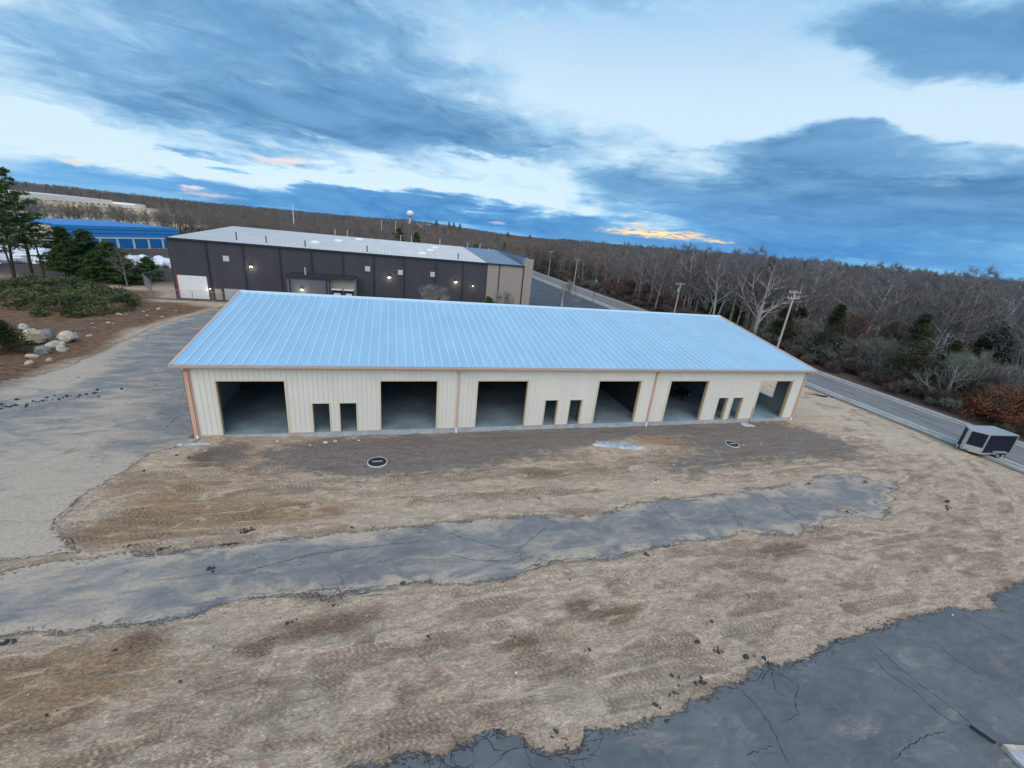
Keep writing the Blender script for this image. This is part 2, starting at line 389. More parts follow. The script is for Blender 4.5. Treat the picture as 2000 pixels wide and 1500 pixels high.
brown=blobs([(6,-21,3,1,.35),(13,-19.6,2.5,.5,.45),(18,-18.8,2,.5,.4),(26,-18,2.5,.5,.4),(34,-17,3,.6,.35),(12,-7.2,4,.5,.4),(26,-7.4,4,.5,.4),(39,-7.6,4,.5,.35),(10,-15.4,2.0,.55,1),(7.6,-15.9,1.0,.4,.7),(20.8,-17,1.6,.5,.9),(19.6,-16.4,1,.4,.8),(32,-15,2.4,.7,.9),(27.3,-15.5,2,.5,.6),(21.4,-6.4,3,.8,.7),(16.6,-17.6,1.2,.4,.9),(14.6,-17,1,.4,.5),(8.6,-4.4,1.1,.5,.6),(1.2,-2.6,1.0,.8,.9),(3.9,-15,1,.9,.7),(3.2,-17.6,.5,1.6,.5)])
dust=np.clip(.24+blobs([(-5,-3.5,4,3.5,.7),(-12,-1,4,4,.4),(-2.5,-7,2.5,2.5,.9),(-14.5,18,2,10,.6),(-4,-8,4,2,.8),(-9,-8.8,6,1.5,.9),(-6,4,2.2,5,.5),(-12.5,12,2,5,.7),(-8,8,1.5,5,.35),(1,-12.3,3,1,.35),(-6,-11.3,4,.6,.6),(43,-10.5,5,1.4,.25),(18,-13.6,4,.6,.3),(-1,3,1,3,.0)])-.95*sstep(-.6,.4,sC)*sstep(-15,-19,Y)-.2*sstep(-8,-2,X)*sstep(-3,4,Y),0,1)
leafl=np.where(X>70.9,1.0,0)+np.where((X<-13.5)&(Y<60)&(Y>8),0,0); leafl=np.maximum(leafl,sstep(54,66,Y)*np.where((X<62.5)|(X>70.9),1,0)); leafl=np.maximum(leafl,sstep(-70,-120,X))
PFIELD=[(-150,226),(-98,226),(-105,344),(-160,425),(-254,575),(-420,640),(-460,380)]
fm=(X<-60)&(Y>180)&(Y<700); field=np.zeros(X.shape); field[fm]=sstep(-12,6,sdf(PFIELD,X[fm],Y[fm]))
PRED=[(-60,12),(-22,13),(-15.7,9.25),(-15.52,14.0),(-14.4,18.6),(-16.5,26.4),(-15.2,34),(-13.3,42.5),(-22,44.4),(-24,52),(-60,60)]
red=np.zeros(X.shape); rm=(X>-70)&(X<-5)&(Y>0)&(Y<70); red[rm]=sstep(-.9,.5,sdf(PRED,nwx[rm],nwy[rm]))
asp=np.where(red>.5,np.minimum(asp,-.1),asp)
lot=((X>38.5)&(X<61.5)&(Y>27+0*X)&(Y<118))|((X>0)&(X<39)&(Y>36)&(Y<48.2))|((X>-26)&(X<=0)&(Y>46.9)&(Y<48.2))
dirtm=sstep(.12,-.25,asp)*sstep(64,62,X)
h=base.copy()
rough=fbm(X/1.6,Y/.55,41)*.06+fbm(X/.55,Y/.3,43)*.055+fbm(X/.25,Y/.16,47,2)*.014
h+=dirtm*rough*np.where(yard,1.35,.3)*sstep(200,60,Rr)+dirtm*.03
h-=TM*dirtm*.03
h+=red*(fbm(X/3,Y/3,51)*.35+.12)
h+=(1-dirtm)*fbm(X/5,Y/5,55)*.02*sstep(200,60,Rr)
base_cut=.09*sstep(5,8,X)*sstep(50,44,X)*sstep(-2.2,-.6,Y)*sstep(3,1,Y); h-=base_cut
slabm=(X>-.3)&(X<49.6)&(Y>-.05)&(Y<26.6); h[slabm]=-.55
roadm=(X>61.6)&(X<71.6)&(Rr<900); h[roadm]=-.42
h[lot]=-.36
dirtcol=dirtm
verts=np.stack([X,Y,h],-1).reshape(-1,3)
ii=np.arange(NY*NX).reshape(NY,NX)
quads=np.stack([ii[:-1,:-1],ii[:-1,1:],ii[1:,1:],ii[1:,:-1]],-1).reshape(-1,4)
def fmean(a): return (a[:-1,:-1]+a[:-1,1:]+a[1:,1:]+a[1:,:-1])/4
aspq=fmean(asp).ravel(); lA,lB,lC=[fmean(a).ravel() for a in (sA,sB,sC)]
light=blobs([(55,2,5,8,.8),(58,-6,4,6,.6),(46,-9,4,3,.5),(29,-8.9,4,.6,.8),(14.6,-9.3,5,.6,.6),(11,-16.2,1.6,.25,.9),(20,-20,2.5,.6,.7),(7,-14.6,6,.4,.4),(30,-9.3,6,.5,.5),(56,12,5,8,.8)])
attrs=dict(isC=(sC>np.maximum(sA,sB))*1.0,isB=(sB>np.maximum(sA,sC))*1.0+1.0*((sA>sB)&(sA>sC)),light=light,asp=asp,gray=gray,orange=orange,brown=brown,dust=dust,leafl=leafl,field=field,red=red,tu=TU,tv=TV,tm=TM)
def np_mesh(name,V,Q,A,mats,smooth=True):
    me=bpy.data.meshes.new(name); me.vertices.add(len(V)); me.vertices.foreach_set('co',V.astype(np.float32).ravel())
    me.loops.add(Q.size); me.loops.foreach_set('vertex_index',Q.astype(np.int32).ravel())
    me.polygons.add(len(Q)); me.polygons.foreach_set('loop_start',np.arange(0,Q.size,Q.shape[1],dtype=np.int32))
    try: me.polygons.foreach_set('loop_total',np.full(len(Q),Q.shape[1],dtype=np.int32))
    except Exception: pass
    me.update(calc_edges=True)
    for k,a in A.items():
        at=me.attributes.new(k,'FLOAT','POINT'); at.data.foreach_set('value',a.astype(np.float32).ravel())
    me.materials.append(mats); me.polygons.foreach_set('use_smooth',[smooth]*len(Q)); me.update()
    return me
def sub_mesh(name,sel,m):
    Q=quads[sel]; u,inv=np.unique(Q.ravel(),return_inverse=True)
    return np_mesh(name,verts[u],inv.reshape(-1,4),{k:a.ravel()[u] for k,a in attrs.items()},m)
# ground material
gm=bpy.data.materials.new('yard_ground'); gm.use_nodes=True; g=NT(gm.node_tree); gb=g.n['Principled BSDF']
pos=g.node('ShaderNodeNewGeometry').outputs['Position']
px_,py_,pz_=g.xyz(pos); pos2=g.comb(px_,py_,0)
nL=g.noise(pos2,.35,5,.6); nM=g.noise(g.mapping(pos2,sc=(1,2.2,1)),1.3,7,.65,.6); nS=g.noise(g.mapping(pos2,sc=(1,1.7,1)),7,6,.7,.5); nG=g.noise(pos2,42,3,.6); nB=g.noise(g.mapping(pos2,sc=(1,1.9,1)),.8,8,.72,.6)
nD=g.noise(g.mapping(pos2,rot=(0,0,.12),sc=(.7,3.2,1)),2.2,7,.7,1.2)
sand=g.mix(g.ramp(nM,.3,.68),(.50,.365,.27),(.84,.65,.49))
sand=g.mix(g.math('MULTIPLY',g.ramp(nB,.48,.35),.42),sand,g.mix(g.ramp(nS,.4,.6),(.19,.12,.08),(.34,.225,.15)))
sand=g.mix(g.math('MULTIPLY',g.ramp(nD,.50,.36),.5),sand,(.29,.19,.13))
sand=g.mix(g.math('MULTIPLY',g.ramp(nS,.54,.42),.38),sand,(.22,.155,.11))
r1=g.math('ABSOLUTE',g.math('SUBTRACT',g.noise(g.mapping(pos2,sc=(1,2.3,1)),1.5,5,.6,1.8),.5))
r2=g.math('ABSOLUTE',g.math('SUBTRACT',g.noise(g.mapping(pos2,sc=(1,2.0,1)),5.0,4,.6,1.4),.5))
sand=g.mix(g.math('MULTIPLY',g.ramp(r2,.045,.0),.40),sand,(.24,.16,.11))  # trough lines: relief shade painted dark into the sand colour
r3=g.math('ABSOLUTE',g.math('SUBTRACT',g.noise(g.mapping(pos2,sc=(1,2.2,1)),11,3,.6,1.2),.5))
sand=g.mix(g.math('MULTIPLY',g.ramp(r3,.05,.0),.26),sand,(.30,.205,.145))  # finer troughs, relief shade painted in likewise
sand=g.mix(g.math('MULTIPLY',g.ramp(r3,.10,.2),.4),sand,(.86,.68,.52))  # crests between them painted lighter, as relief catching light
sand=g.mix(g.math('MULTIPLY',g.ramp(r1,.022,.0),.5),sand,(.72,.61,.48))
sand=g.mix(g.math('MULTIPLY',g.ramp(g.noise(g.mapping(pos2,sc=(1,1.6,1)),16,4,.7,.3),.60,.72),.45),sand,(.60,.50,.40))
sand=g.mix(g.math('MULTIPLY',g.attr('light'),.8),sand,g.mix(g.ramp(nS,.35,.6),(.52,.42,.31),(.72,.59,.44)))
sand=g.mix(g.math('MULTIPLY',g.ramp(nL,.48,.7),.4),sand,(.46,.38,.30))
AT={k:g.attr(k) for k in attrs}
def nmask(a,n,lo=.25,hi=.6,k=.6):
    return g.ramp(g.math('ADD',a,g.math('MULTIPLY',g.math('SUBTRACT',n,.5),k)),lo,hi)
sand=g.mix(g.math('MULTIPLY',nmask(AT['orange'],nM,.25,.8,1.0),.75),sand,g.mix(g.ramp(nS,.4,.6),(.27,.15,.07),(.42,.27,.15)))
sand=g.mix(g.math('MULTIPLY',nmask(AT['gray'],nB,.25,.7,2.0),.85),sand,g.mix(g.ramp(nS,.38,.62),(.13,.118,.115),(.24,.215,.205)))
sand=g.mix(g.math('MULTIPLY',nmask(AT['brown'],nM,.2,.85,1.5),.8),sand,g.mix(g.ramp(nS,.4,.6),(.13,.078,.048),(.25,.155,.10)))
# chevron tread
ch=g.math('SINE',g.math('MULTIPLY',g.math('ADD',px_,g.math('MULTIPLY',g.math('ABSOLUTE',AT['tv']),.8)),2*PI/.21))
chm=g.math('MULTIPLY',AT['tm'],g.ramp(g.noise(pos2,.45,3,.6),.44,.56))
sand=g.mix(g.math('MULTIPLY',g.math('MULTIPLY',g.ramp(ch,.1,.7),chm),.42),sand,(.24,.165,.115))
rutn=g.ramp(g.noise(g.mapping(pos2,sc=(.5,1.2,1)),1.1,5,.65),.40,.60)
sand=g.mix(g.math('MULTIPLY',g.math('MULTIPLY',g.ramp(AT['tm'],.35,.9),rutn),.55),sand,g.mix(g.ramp(nS,.4,.6),(.20,.13,.088),(.34,.24,.165)))
sand=g.mix(g.math('MULTIPLY',g.math('MULTIPLY',g.math('MULTIPLY',g.ramp(AT['tm'],.02,.12),g.ramp(AT['tm'],.4,.2)),g.math('MULTIPLY',rutn,g.math('SUBTRACT',1.0,g.math('MINIMUM',AT['gray'],.85)))),.5),sand,(.78,.62,.46))
peb=g.node('ShaderNodeTexVoronoi'); g.put(peb.inputs['Vector'],pos2); peb.inputs['Scale'].default_value=3.2
pebm=g.math('MULTIPLY',g.ramp(peb.outputs['Distance'],.085,.05),g.ramp(g.xyz(peb.outputs['Color'])[0],.72,.76))
sand=g.mix(pebm,sand,g.mix(g.ramp(g.xyz(peb.outputs['Color'])[1],.4,.6),(.06,.06,.065),(.6,.57,.52)))
# asphalt
asf=g.mix(g.ramp(nL,.3,.7),g.mix(g.ramp(nM,.3,.7),(.125,.130,.140),(.175,.178,.184)),g.mix(g.ramp(nM,.3,.7),(.175,.178,.184),(.235,.232,.228)))
asf=g.mix(g.math('MULTIPLY',g.ramp(nG,.62,.72),.35),asf,(.26,.27,.28))
asf=g.mix(g.math('MULTIPLY',g.ramp(g.noise(g.mapping(pos2,rot=(0,0,1.9),sc=(9,.6,1)),1.2,5,.6),.55,.75),.3),asf,(.21,.21,.215))
nDu=g.noise(g.mapping(pos2,sc=(.8,1.8,1)),.55,7,.62,.8)
asf=g.mix(g.attr('isC'),asf,g.mix(1.0,asf,(.66,.70,.76),'MULTIPLY'))
dustn=g.math('ADD',g.math('ADD',AT['dust'],g.math('MULTIPLY',g.ramp(AT['asp'],1.2,0),g.math('MULTIPLY',g.attr('isB'),g.ramp(nDu,.36,.6,.05,.7)))),g.math('ADD',g.math('MULTIPLY',g.math('SUBTRACT',nD,.5),.9),g.math('MULTIPLY',g.math('SUBTRACT',nDu,.5),2.4)))
asf=g.mix(g.math('MULTIPLY',g.ramp(dustn,.05,1.05),.66),asf,g.mix(g.ramp(nS,.35,.65),(.42,.33,.245),(.62,.49,.37)))
vor=g.node('ShaderNodeTexVoronoi',feature='DISTANCE_TO_EDGE'); g.put(vor.inputs['Vector'],g.vm('ADD',pos2,g.vm('MULTIPLY',g.noise(pos2,1.6,5,.7,0,out=1),(.9,.9,0)))); vor.inputs['Scale'].default_value=2.3
edge=g.math('MULTIPLY',g.ramp(AT['asp'],.75,.12),g.ramp(nM,.52,.60))
asf=g.mix(g.math('MULTIPLY',g.math('MULTIPLY',g.ramp(vor.outputs['Distance'],.035,.012),edge),.9),asf,(.02,.022,.026))
vor2=g.node('ShaderNodeTexVoronoi',feature='DISTANCE_TO_EDGE'); g.put(vor2.inputs['Vector'],g.vm('ADD',pos2,g.vm('MULTIPLY',g.noise(pos2,.8,6,.7,0,out=1),(2.2,2.2,0)))); vor2.inputs['Scale'].default_value=.26
asf=g.mix(g.math('MULTIPLY',g.math('MULTIPLY',g.ramp(vor2.outputs['Distance'],.006,.001),g.ramp(nM,.40,.55)),.6),asf,(.04,.042,.048))
aspn=g.math('ADD',AT['asp'],g.math('ADD',g.math('MULTIPLY',g.math('SUBTRACT',nS,.5),.9),g.math('MULTIPLY',g.math('SUBTRACT',nM,.5),1.1)))
am=g.ramp(aspn,-.05,.10)
lip=g.math('MULTIPLY',g.math('MULTIPLY',g.ramp(aspn,-.06,.0),g.ramp(aspn,.05,.015)),g.ramp(g.noise(pos2,.7,3,.6),.50,.60))
colr=g.mix(am,sand,asf)
colr=g.mix(g.math('MULTIPLY',lip,.6),colr,(.035,.036,.04))
redc=g.mix(g.ramp(nM,.3,.65),(.10,.052,.032),(.26,.155,.095)); redc=g.mix(g.math('MULTIPLY',g.ramp(nS,.6,.72),.6),redc,(.42,.36,.27))
colr=g.mix(AT['red'],colr,redc)
nF=g.noise(pos2,.06,6,.65)
colr=g.mix(AT['leafl'],colr,g.mix(g.ramp(nF,.35,.65),(.055,.042,.033),(.105,.08,.062)))
fstr=g.noise(g.mapping(pos2,rot=(0,0,-1.05),sc=(.05,.006,1)),1.0,6,.65)
fc=g.mix(g.ramp(fstr,.36,.5),(.22,.17,.11),(.46,.35,.21)); fc=g.mix(g.ramp(fstr,.58,.62),fc,(.6,.56,.5))
colr=g.mix(AT['field'],colr,fc)
g.put(gb.inputs['Base Color'],colr); g.put(gb.inputs['Roughness'],g.mix(am,(.95,)*3,(.72,)*3)); gb.inputs['Specular IOR Level'].default_value=.25
bh=g.math('ADD',g.math('ADD',g.math('MULTIPLY',nS,.05),g.math('ADD',g.math('MULTIPLY',g.math('MINIMUM',r2,.08),.22),g.math('MULTIPLY',g.math('MINIMUM',r3,.1),.06))),g.math('ADD',g.math('MULTIPLY',nG,.006),g.math('MULTIPLY',nB,.10)))
bh=g.math('MULTIPLY',bh,g.math('SUBTRACT',1.06,am))
bh=g.math('ADD',bh,g.math('MULTIPLY',g.math('MULTIPLY',g.math('MULTIPLY',ch,chm),g.math('SUBTRACT',1.0,am)),.03))
bn=g.node('ShaderNodeBump'); bn.inputs['Strength'].default_value=1.0; bn.inputs['Distance'].default_value=1.0; g.put(bn.inputs['Height'],bh); g.l.new(bn.outputs[0],gb.inputs['Normal'])
isA=(aspq>0)&(lA>=lB)&(lA>=lC); isB=(aspq>0)&(lB>lA)&(lB>=lC); isC=(aspq>0)&~isA&~isB
go=obj('ground',sub_mesh('ground',~(isA|isB|isC),gm)); tag(go,kind='structure')
aA=obj('asphalt_yard',sub_mesh('asphalt_yard',isA,gm)); tag(aA,kind='structure')
aB=obj('asphalt_strip',sub_mesh('asphalt_strip',isB,gm)); tag(aB,kind='structure')
aC=obj('asphalt_lot',sub_mesh('asphalt_lot',isC,gm)); tag(aC,kind='structure')
def gh(x,y):
    i=min(max(np.searchsorted(xs,x)-1,0),NX-2); j=min(max(np.searchsorted(ys,y)-1,0),NY-2)
    tx=(x-xs[i])/(xs[i+1]-xs[i]); ty=(y-ys[j])/(ys[j+1]-ys[j])
    return float((h[j,i]*(1-tx)+h[j,i+1]*tx)*(1-ty)+(h[j+1,i]*(1-tx)+h[j+1,i+1]*tx)*ty)
# cracks: thin jagged ribbons on the asphalt
def crack(pts,wd,parent,m='stain',seed=0):
    r=random.Random(seed+int(pts[0][0]*97)); P2=[]
    for a,b in zip(pts[:-1],pts[1:]):
        n=max(2,int(math.dist(a,b)/.1))
        for k in range(n):
            t=k/n; P2.append((a[0]+(b[0]-a[0])*t+r.uniform(-.04,.04),a[1]+(b[1]-a[1])*t+r.uniform(-.04,.04)))
    P2.append(pts[-1]); mb=MB(); L=[]
    for i,p in enumerate(P2):
        a=P2[max(0,i-1)]; b=P2[min(len(P2)-1,i+1)]; d=Vector((b[0]-a[0],b[1]-a[1],0)).normalized()
        t=i/(len(P2)-1); ww=wd*.55*(.25+r.random()*1.0)*min(1,6*t+.1,6*(1-t)+.1); z=gh(*p)+.006
        L.append(((p[0]-d.y*ww,p[1]+d.x*ww,z),(p[0]+d.y*ww,p[1]-d.x*ww,z)))
    for (a,b),(c,d) in zip(L[:-1],L[1:]): mb.quad(a,b,d,c)
    mb.build('crack',MT[m],parent)
CC=[[(23.9,-20.49),(24.09,-21.11),(24.11,-21.85),(23.88,-22.47),(23.73,-22.98)],[(31.18,-20.0),(31.04,-20.98),(31.11,-22.0),(31.36,-22.96),(31.3,-23.83)],[(30.4,-20.65),(30.32,-21.46),(30.58,-21.99),(30.58,-22.79),(30.79,-23.41)],[(22.55,-22.39),(23.24,-22.4),(23.69,-22.36)],[(27.0,-23.56),(29.0,-23.27),(30.22,-23.29)],[(37.27,-19.85),(37.51,-20.82),(38.02,-21.66)],[(33.98,-20.65),(33.95,-21.55),(34.17,-22.33)],[(25.28,-20.26),(26.02,-20.6),(26.35,-20.95),(25.72,-21.36),(25.35,-21.79),(24.38,-21.91)],[(26.48,-20.4),(27.59,-20.2),(29.28,-20.03)],[(13.77,-20.81),(13.75,-20.43),(14.66,-20.43)],[(17.17,-21.55),(17.66,-21.0),(18.43,-21.02),(17.67,-21.53)],[(15.73,-20.59),(16.37,-21.12),(17.32,-21.2)]]
CB=[[(6.28,-13.74),(6.14,-13.09),(6.03,-12.27),(6.12,-11.56),(6.09,-10.93)],[(3.38,-12.15),(4.69,-12.1),(5.93,-12.25),(7.29,-11.9),(8.45,-11.62),(10.15,-11.47),(11.74,-11.48),(13.88,-11.46)],[(12.13,-14.53),(11.67,-13.65),(11.61,-12.91),(11.9,-11.68),(11.37,-10.72)],[(6.26,-13.66),(7.89,-13.78),(9.18,-13.67),(9.76,-13.72),(10.36,-13.75),(10.78,-14.08)],[(14.56,-10.9),(15.85,-11.77),(17.56,-12.75)],[(14.51,-12.43),(15.73,-13.12),(17.51,-13.41)],[(17.59,-13.09),(18.96,-12.06),(20.23,-11.25)],[(27.41,-10.18),(27.47,-11.64),(27.81,-12.79)],[(31.66,-10.48),(31.69,-11.76),(31.03,-13.27)],[(17.58,-14.06),(19.2,-13.69),(20.48,-13.8),(22.54,-14.06)],[(9.18,-13.67),(9.42,-14.3),(9.72,-14.18),(9.96,-13.76),(10.42,-14.4)],[(35.2,-9.9),(35.0,-11.5),(35.6,-13.2)],[(38.6,-9.8),(39,-11.6),(40.4,-13.2)]]
CA=[[(-10.77,10.88),(-8.45,10.28),(-6.87,10.63),(-5.03,10.5)],[(-2.25,1.2),(-2.3,2.74),(-2.09,4.26)],[(-2.64,-8.09),(-2.78,-7.53),(-2.67,-5.98)],[(-.67,-10.01),(-1.14,-9.32),(-1.63,-8.92)]]
for i,c in enumerate(CC): crack(c,.026,aC,seed=i)
for i,c in enumerate(CB): crack(c,.03,aB,'stain' if i not in (0,2) else 'crackl',seed=i)
for i,c in enumerate(CA): crack(c,.04,aA,seed=i)
# alligator cracking where the pavement edge is breaking up
def alligator(cx,cy,n,parent,sp=.9,seed=0):
    r=random.Random(seed)
    for k in range(n):
        a=r.uniform(0,2*PI); x=cx+r.gauss(0,sp); y=cy+r.gauss(0,sp*.35); pts=[(x,y)]
        for s in range(r.randint(2,4)): a+=r.uniform(-.9,.9); x+=math.cos(a)*.28; y+=math.sin(a)*.2; pts.append((x,y))
        crack(pts,.022,parent,seed=k)
alligator(14.3,-20.75,16,aC,.5,1); alligator(16.6,-21.15,16,aC,.7,2); alligator(9.8,-14.0,12,aB,.5,3); alligator(18.9,-13.8,12,aB,.8,4); alligator(25.6,-20.35,8,aC,.4,5)

# ------------------------------------------------------------------ road, kerbs, neighbour's car park
def strip(name,x0,x1,y0,y1,z,m,parent=None,step=20,kind='structure',hh=None):
    mb=MB(); n=max(1,int((y1-y0)/step))
    for i in range(n):
        a=y0+(y1-y0)*i/n; b=y0+(y1-y0)*(i+1)/n
        if hh: mb.box(x0,x1,a,b,z,z+hh)
        else: mb.quad((x0,a,z),(x1,a,z),(x1,b,z),(x0,b,z))
    o=mb.build(name,m,parent)
    if not parent and kind: tag(o,kind=kind)
    return o
RM=mat('road_asphalt',(.18,.185,.195),.85,0,.22,.5,bump=.2,bs=40,stretch=(3,.4,1))
LM=mat('lot_asphalt',(.075,.085,.10),.8,0,.2,.35,bump=.1,bs=20)
road=strip('road',61.9,71.3,-120,560,-.36,RM)
strip('centre_line',66.86,66.96,-120,560,-.354,MT['yellow'],road); strip('centre_line',67.16,67.26,-120,560,-.354,MT['yellow'],road)
strip('edge_line',70.05,70.2,-120,560,-.354,MT['linew'],road); strip('edge_line',63.9,64.02,-120,560,-.354,MT['linew'],road)
strip('kerb',63.15,63.33,-120,27,-.40,MT['conc'],road,hh=.22); strip('kerb',62.45,62.62,-120,560,-.42,MT['conc'],road,hh=.20)
strip('kerb',63.15,63.33,36,560,-.40,MT['conc'],road,hh=.22)
strip('kerb',70.7,70.92,-120,560,-.40,MT['conc'],road,hh=.22)
strip('verge',70.92,72.3,-120,560,-.345,mat('verge_soil',(.10,.07,.055),.95,0,.4,1.2,bump=.6,bs=9))
carpark=tag(MB().quad((38.5,36,-.33),(61.4,36,-.33),(61.4,117,-.33),(38.5,117,-.33)).build('car_park',LM),kind='structure')
strip('kerb',61.4,61.6,36,120,-.4,MT['conc'],carpark,hh=.2)
apron=tag(MB().quad((-30,45.9,-.328),(38.5,45.9,-.328),(38.5,48.1,-.328),(-30,48.1,-.328)).quad((0,36,-.328),(38.5,36,-.328),(38.5,45.9,-.328),(0,45.9,-.328)).build('rear_apron',LM),kind='structure')
pav=mat('pale_path',(.36,.34,.33),.85,0,.1,.5)
strip('sidewalk',71.0,71.0001,0,1,-.39,pav) if False else None

# ------------------------------------------------------------------ main steel building
L,DP,EZ,RZ,RY=49.31,26.1,4.916,7.205,13.055
OX,OY=.405,.409
xd=[1.575,5.396,11.352,15.21,18.165,22.019,28.002,31.814,34.711,38.501,44.338,47.93]
xm=[6.97,8.013,8.676,9.736,23.632,24.66,25.723,26.73,40.075,41.059,41.684,42.72]
HD,HM=3.731,2.134
WH=4.78
B=thing('steel_building',(0,0,0),'long cream metal garage building with pale blue standing seam roof and empty door openings','building')
def part(name,mb,m,parent=None,smooth=False): return mb.build(name,MT[m] if isinstance(m,str) else m,parent or B,smooth)
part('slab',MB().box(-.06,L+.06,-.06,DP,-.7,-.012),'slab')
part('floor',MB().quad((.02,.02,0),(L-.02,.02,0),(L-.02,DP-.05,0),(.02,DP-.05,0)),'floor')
opens=[(xd[2*i],xd[2*i+1],HD) for i in range(6)]+[(xm[2*i],xm[2*i+1],HM) for i in range(6)]
PITCH=.305
def prof(x):
    t=(x%PITCH)
    if t<.02: return t/.02*.032
    if t<.06: return .032
    if t<.08: return (.08-t)/.02*.032
    return 0
def ribbed(mb,x0,x1,z0,z1,f=lambda x,o,z:(x,-o,z)):
    bp={x0,x1}; k=math.floor(x0/PITCH)
    while k*PITCH<x1:
        for o in (0,.02,.06,.08):
            xx=k*PITCH+o
            if x0<xx<x1: bp.add(xx)
        k+=1
    bp=sorted(bp)
    for a,b in zip(bp[:-1],bp[1:]):
        pa=prof(a+1e-6); pb=prof(b-1e-6)
        mb.quad(f(a,pa,z0),f(b,pb,z0),f(b,pb,z1),f(a,pa,z1))
x=0
while x<L-.01:
    x1=min(x+PITCH*3,L); mb=MB(); cuts={x,x1}
    for a,b,_ in opens:
        for c in (a,b):
            if x<c<x1: cuts.add(c)
    cuts=sorted(cuts)
    for a,b in zip(cuts[:-1],cuts[1:]):
        mid=(a+b)/2; z0=.03
        for oa,ob,hh in opens:
            if oa<mid<ob: z0=hh
        ribbed(mb,a,b,z0,WH)
    part('wall_panel',mb,'wall'); x=x1
# base trim & inner liner
mb=MB(); ct=sorted({0,L}|{c for o in opens for c in o[:2]})
lin_=MB()
for a,b in zip(ct[:-1],ct[1:]):
    mid=(a+b)/2; z0=0
    for oa,ob,hh in opens:
        if oa<mid<ob: z0=hh
    lin_.box(a,b,.2,.23,z0,WH)
    if z0==0: part('base_trim',MB().box(a,b,-.05,.0,.0,.04),'copper')
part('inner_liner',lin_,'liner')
for i,(a,b,hh) in enumerate(opens):
    t=.11 if hh>3 else .07
    fr=MB(); fr.box(a-t,a,-.045,0,0.0,hh+t); fr.box(b,b+t,-.045,0,0.0,hh+t); fr.box(a,b,-.045,0,hh,hh+t)
    f_=part('door_frame',fr,'trim')
    jb=MB(); jb.box(a-.02,a+.012,0,.24,0,hh); jb.box(b-.012,b+.02,0,.24,0,hh); jb.box(a+.012,b-.012,0,.24,hh-.012,hh+.02)
    part('jamb',jb,'jamb',f_)
# roof
SL=(RZ-EZ)/(RY+OY); nP=82; PW=(L+2*OX)/nP; run=RY+OY
rl=math.hypot(run,RZ-EZ); ang=math.atan2(RZ-EZ,run)
pm=MB(); pm.box(0,PW,0,rl,-.03,0)
pm.box(-.02,.03,0,rl,0,.06,1)
pm.quad((PW*.33,.1,.0015),(PW*.36,.1,.005),(PW*.36,rl,.005),(PW*.33,rl,.0015)); pm.quad((PW*.64,.1,.005),(PW*.67,.1,.0015),(PW*.67,rl,.0015),(PW*.64,rl,.005))
pmesh=pm.mesh('roof_panel',[MT['roof'],MT['seam']])
for i in range(nP):
    obj('roof_panel',pmesh,B,(-OX+i*PW,-OY,EZ),(ang,0,0))
for i in range(nP):
    obj('roof_panel',pmesh,B,(-OX+(i+1)*PW,2*RY+OY,EZ),(ang,0,PI))
rc=MB()
for s in (-1,1):
    rc.quad((-OX-.05,RY,RZ+.085),(L+OX+.05,RY,RZ+.085),(L+OX+.05,RY+s*.28,RZ+.085-.28*SL),(-OX-.05,RY+s*.28,RZ+.085-.28*SL))
    rc.quad((-OX-.05,RY+s*.28,RZ+.085-.28*SL),(L+OX+.05,RY+s*.28,RZ+.085-.28*SL),(L+OX+.05,RY+s*.28,RZ-.28*SL),(-OX-.05,RY+s*.28,RZ-.28*SL))
part('ridge_cap',rc,'seam')
for s in (0,1):
    xa=-OX-.09 if s==0 else L+OX-.02
    for back in (0,1):
        mb=MB(); ya,yb=(-OY-.06,RY) if not back else (2*RY+OY+.06,RY)
        za=EZ-.02; zb=RZ+.02
        n=len(mb.v)
        ww=.11 if s==0 else .11
        mb.v+=[(xa,ya,za-.22),(xa+ww,ya,za-.22),(xa+ww,ya,za+.075),(xa,ya,za+.075),(xa,yb,zb-.22),(xa+ww,yb,zb-.22),(xa+ww,yb,zb+.075),(xa,yb,zb+.075)]
        for f in ((0,1,2,3),(4,7,6,5),(0,4,5,1),(1,5,6,2),(2,6,7,3),(3,7,4,0)): mb.f.append(tuple(n+i for i in f)); mb.m.append(0)
        part('rake_trim',mb,'copper')
dk_=MB()
for ya,yb,za,zb in ((-OY+.1,RY,EZ-.05,RZ-.07),(2*RY+OY-.1,RY,EZ-.05,RZ-.07)): dk_.quad((.03,ya,za),(L-.03,ya,za),(L-.03,yb,zb),(.03,yb,zb))
part('bounce_blocker',dk_,'under')  # dark sheet added below the roof panels to stop light bouncing inside
# gutter: open trough with lip
gt=MB(); y0,y1=-OY-.15,-OY-.0
pr=[(y1,EZ-.02),(y1,EZ-.17),(y0+.03,EZ-.17),(y0,EZ-.11),(y0,EZ-.03)]
for (ya,za),(yb,zb) in zip(pr[:-1],pr[1:]): gt.quad((-OX-.09,ya,za),(L+OX+.09,ya,za),(L+OX+.09,yb,zb),(-OX-.09,yb,zb))
for xx in (-OX-.09,L+OX+.09):
    n=len(gt.v); gt.v+=[(xx,a,b) for a,b in pr]; gt.f.append(tuple(range(n,n+5))); gt.m.append(0)
part('gutter',gt,'copper'); part('gutter_lip',MB().box(-OX-.09,L+OX+.09,y0-.022,y0-.002,EZ-.045,EZ-.022),'gutter')
part('soffit',MB().box(-OX,L+OX,-OY,-.05,EZ-.10,EZ-.075),'copper')
part('eave_trim',MB().box(0,L,-.06,-.04,WH-.22,WH-.02),'trim')
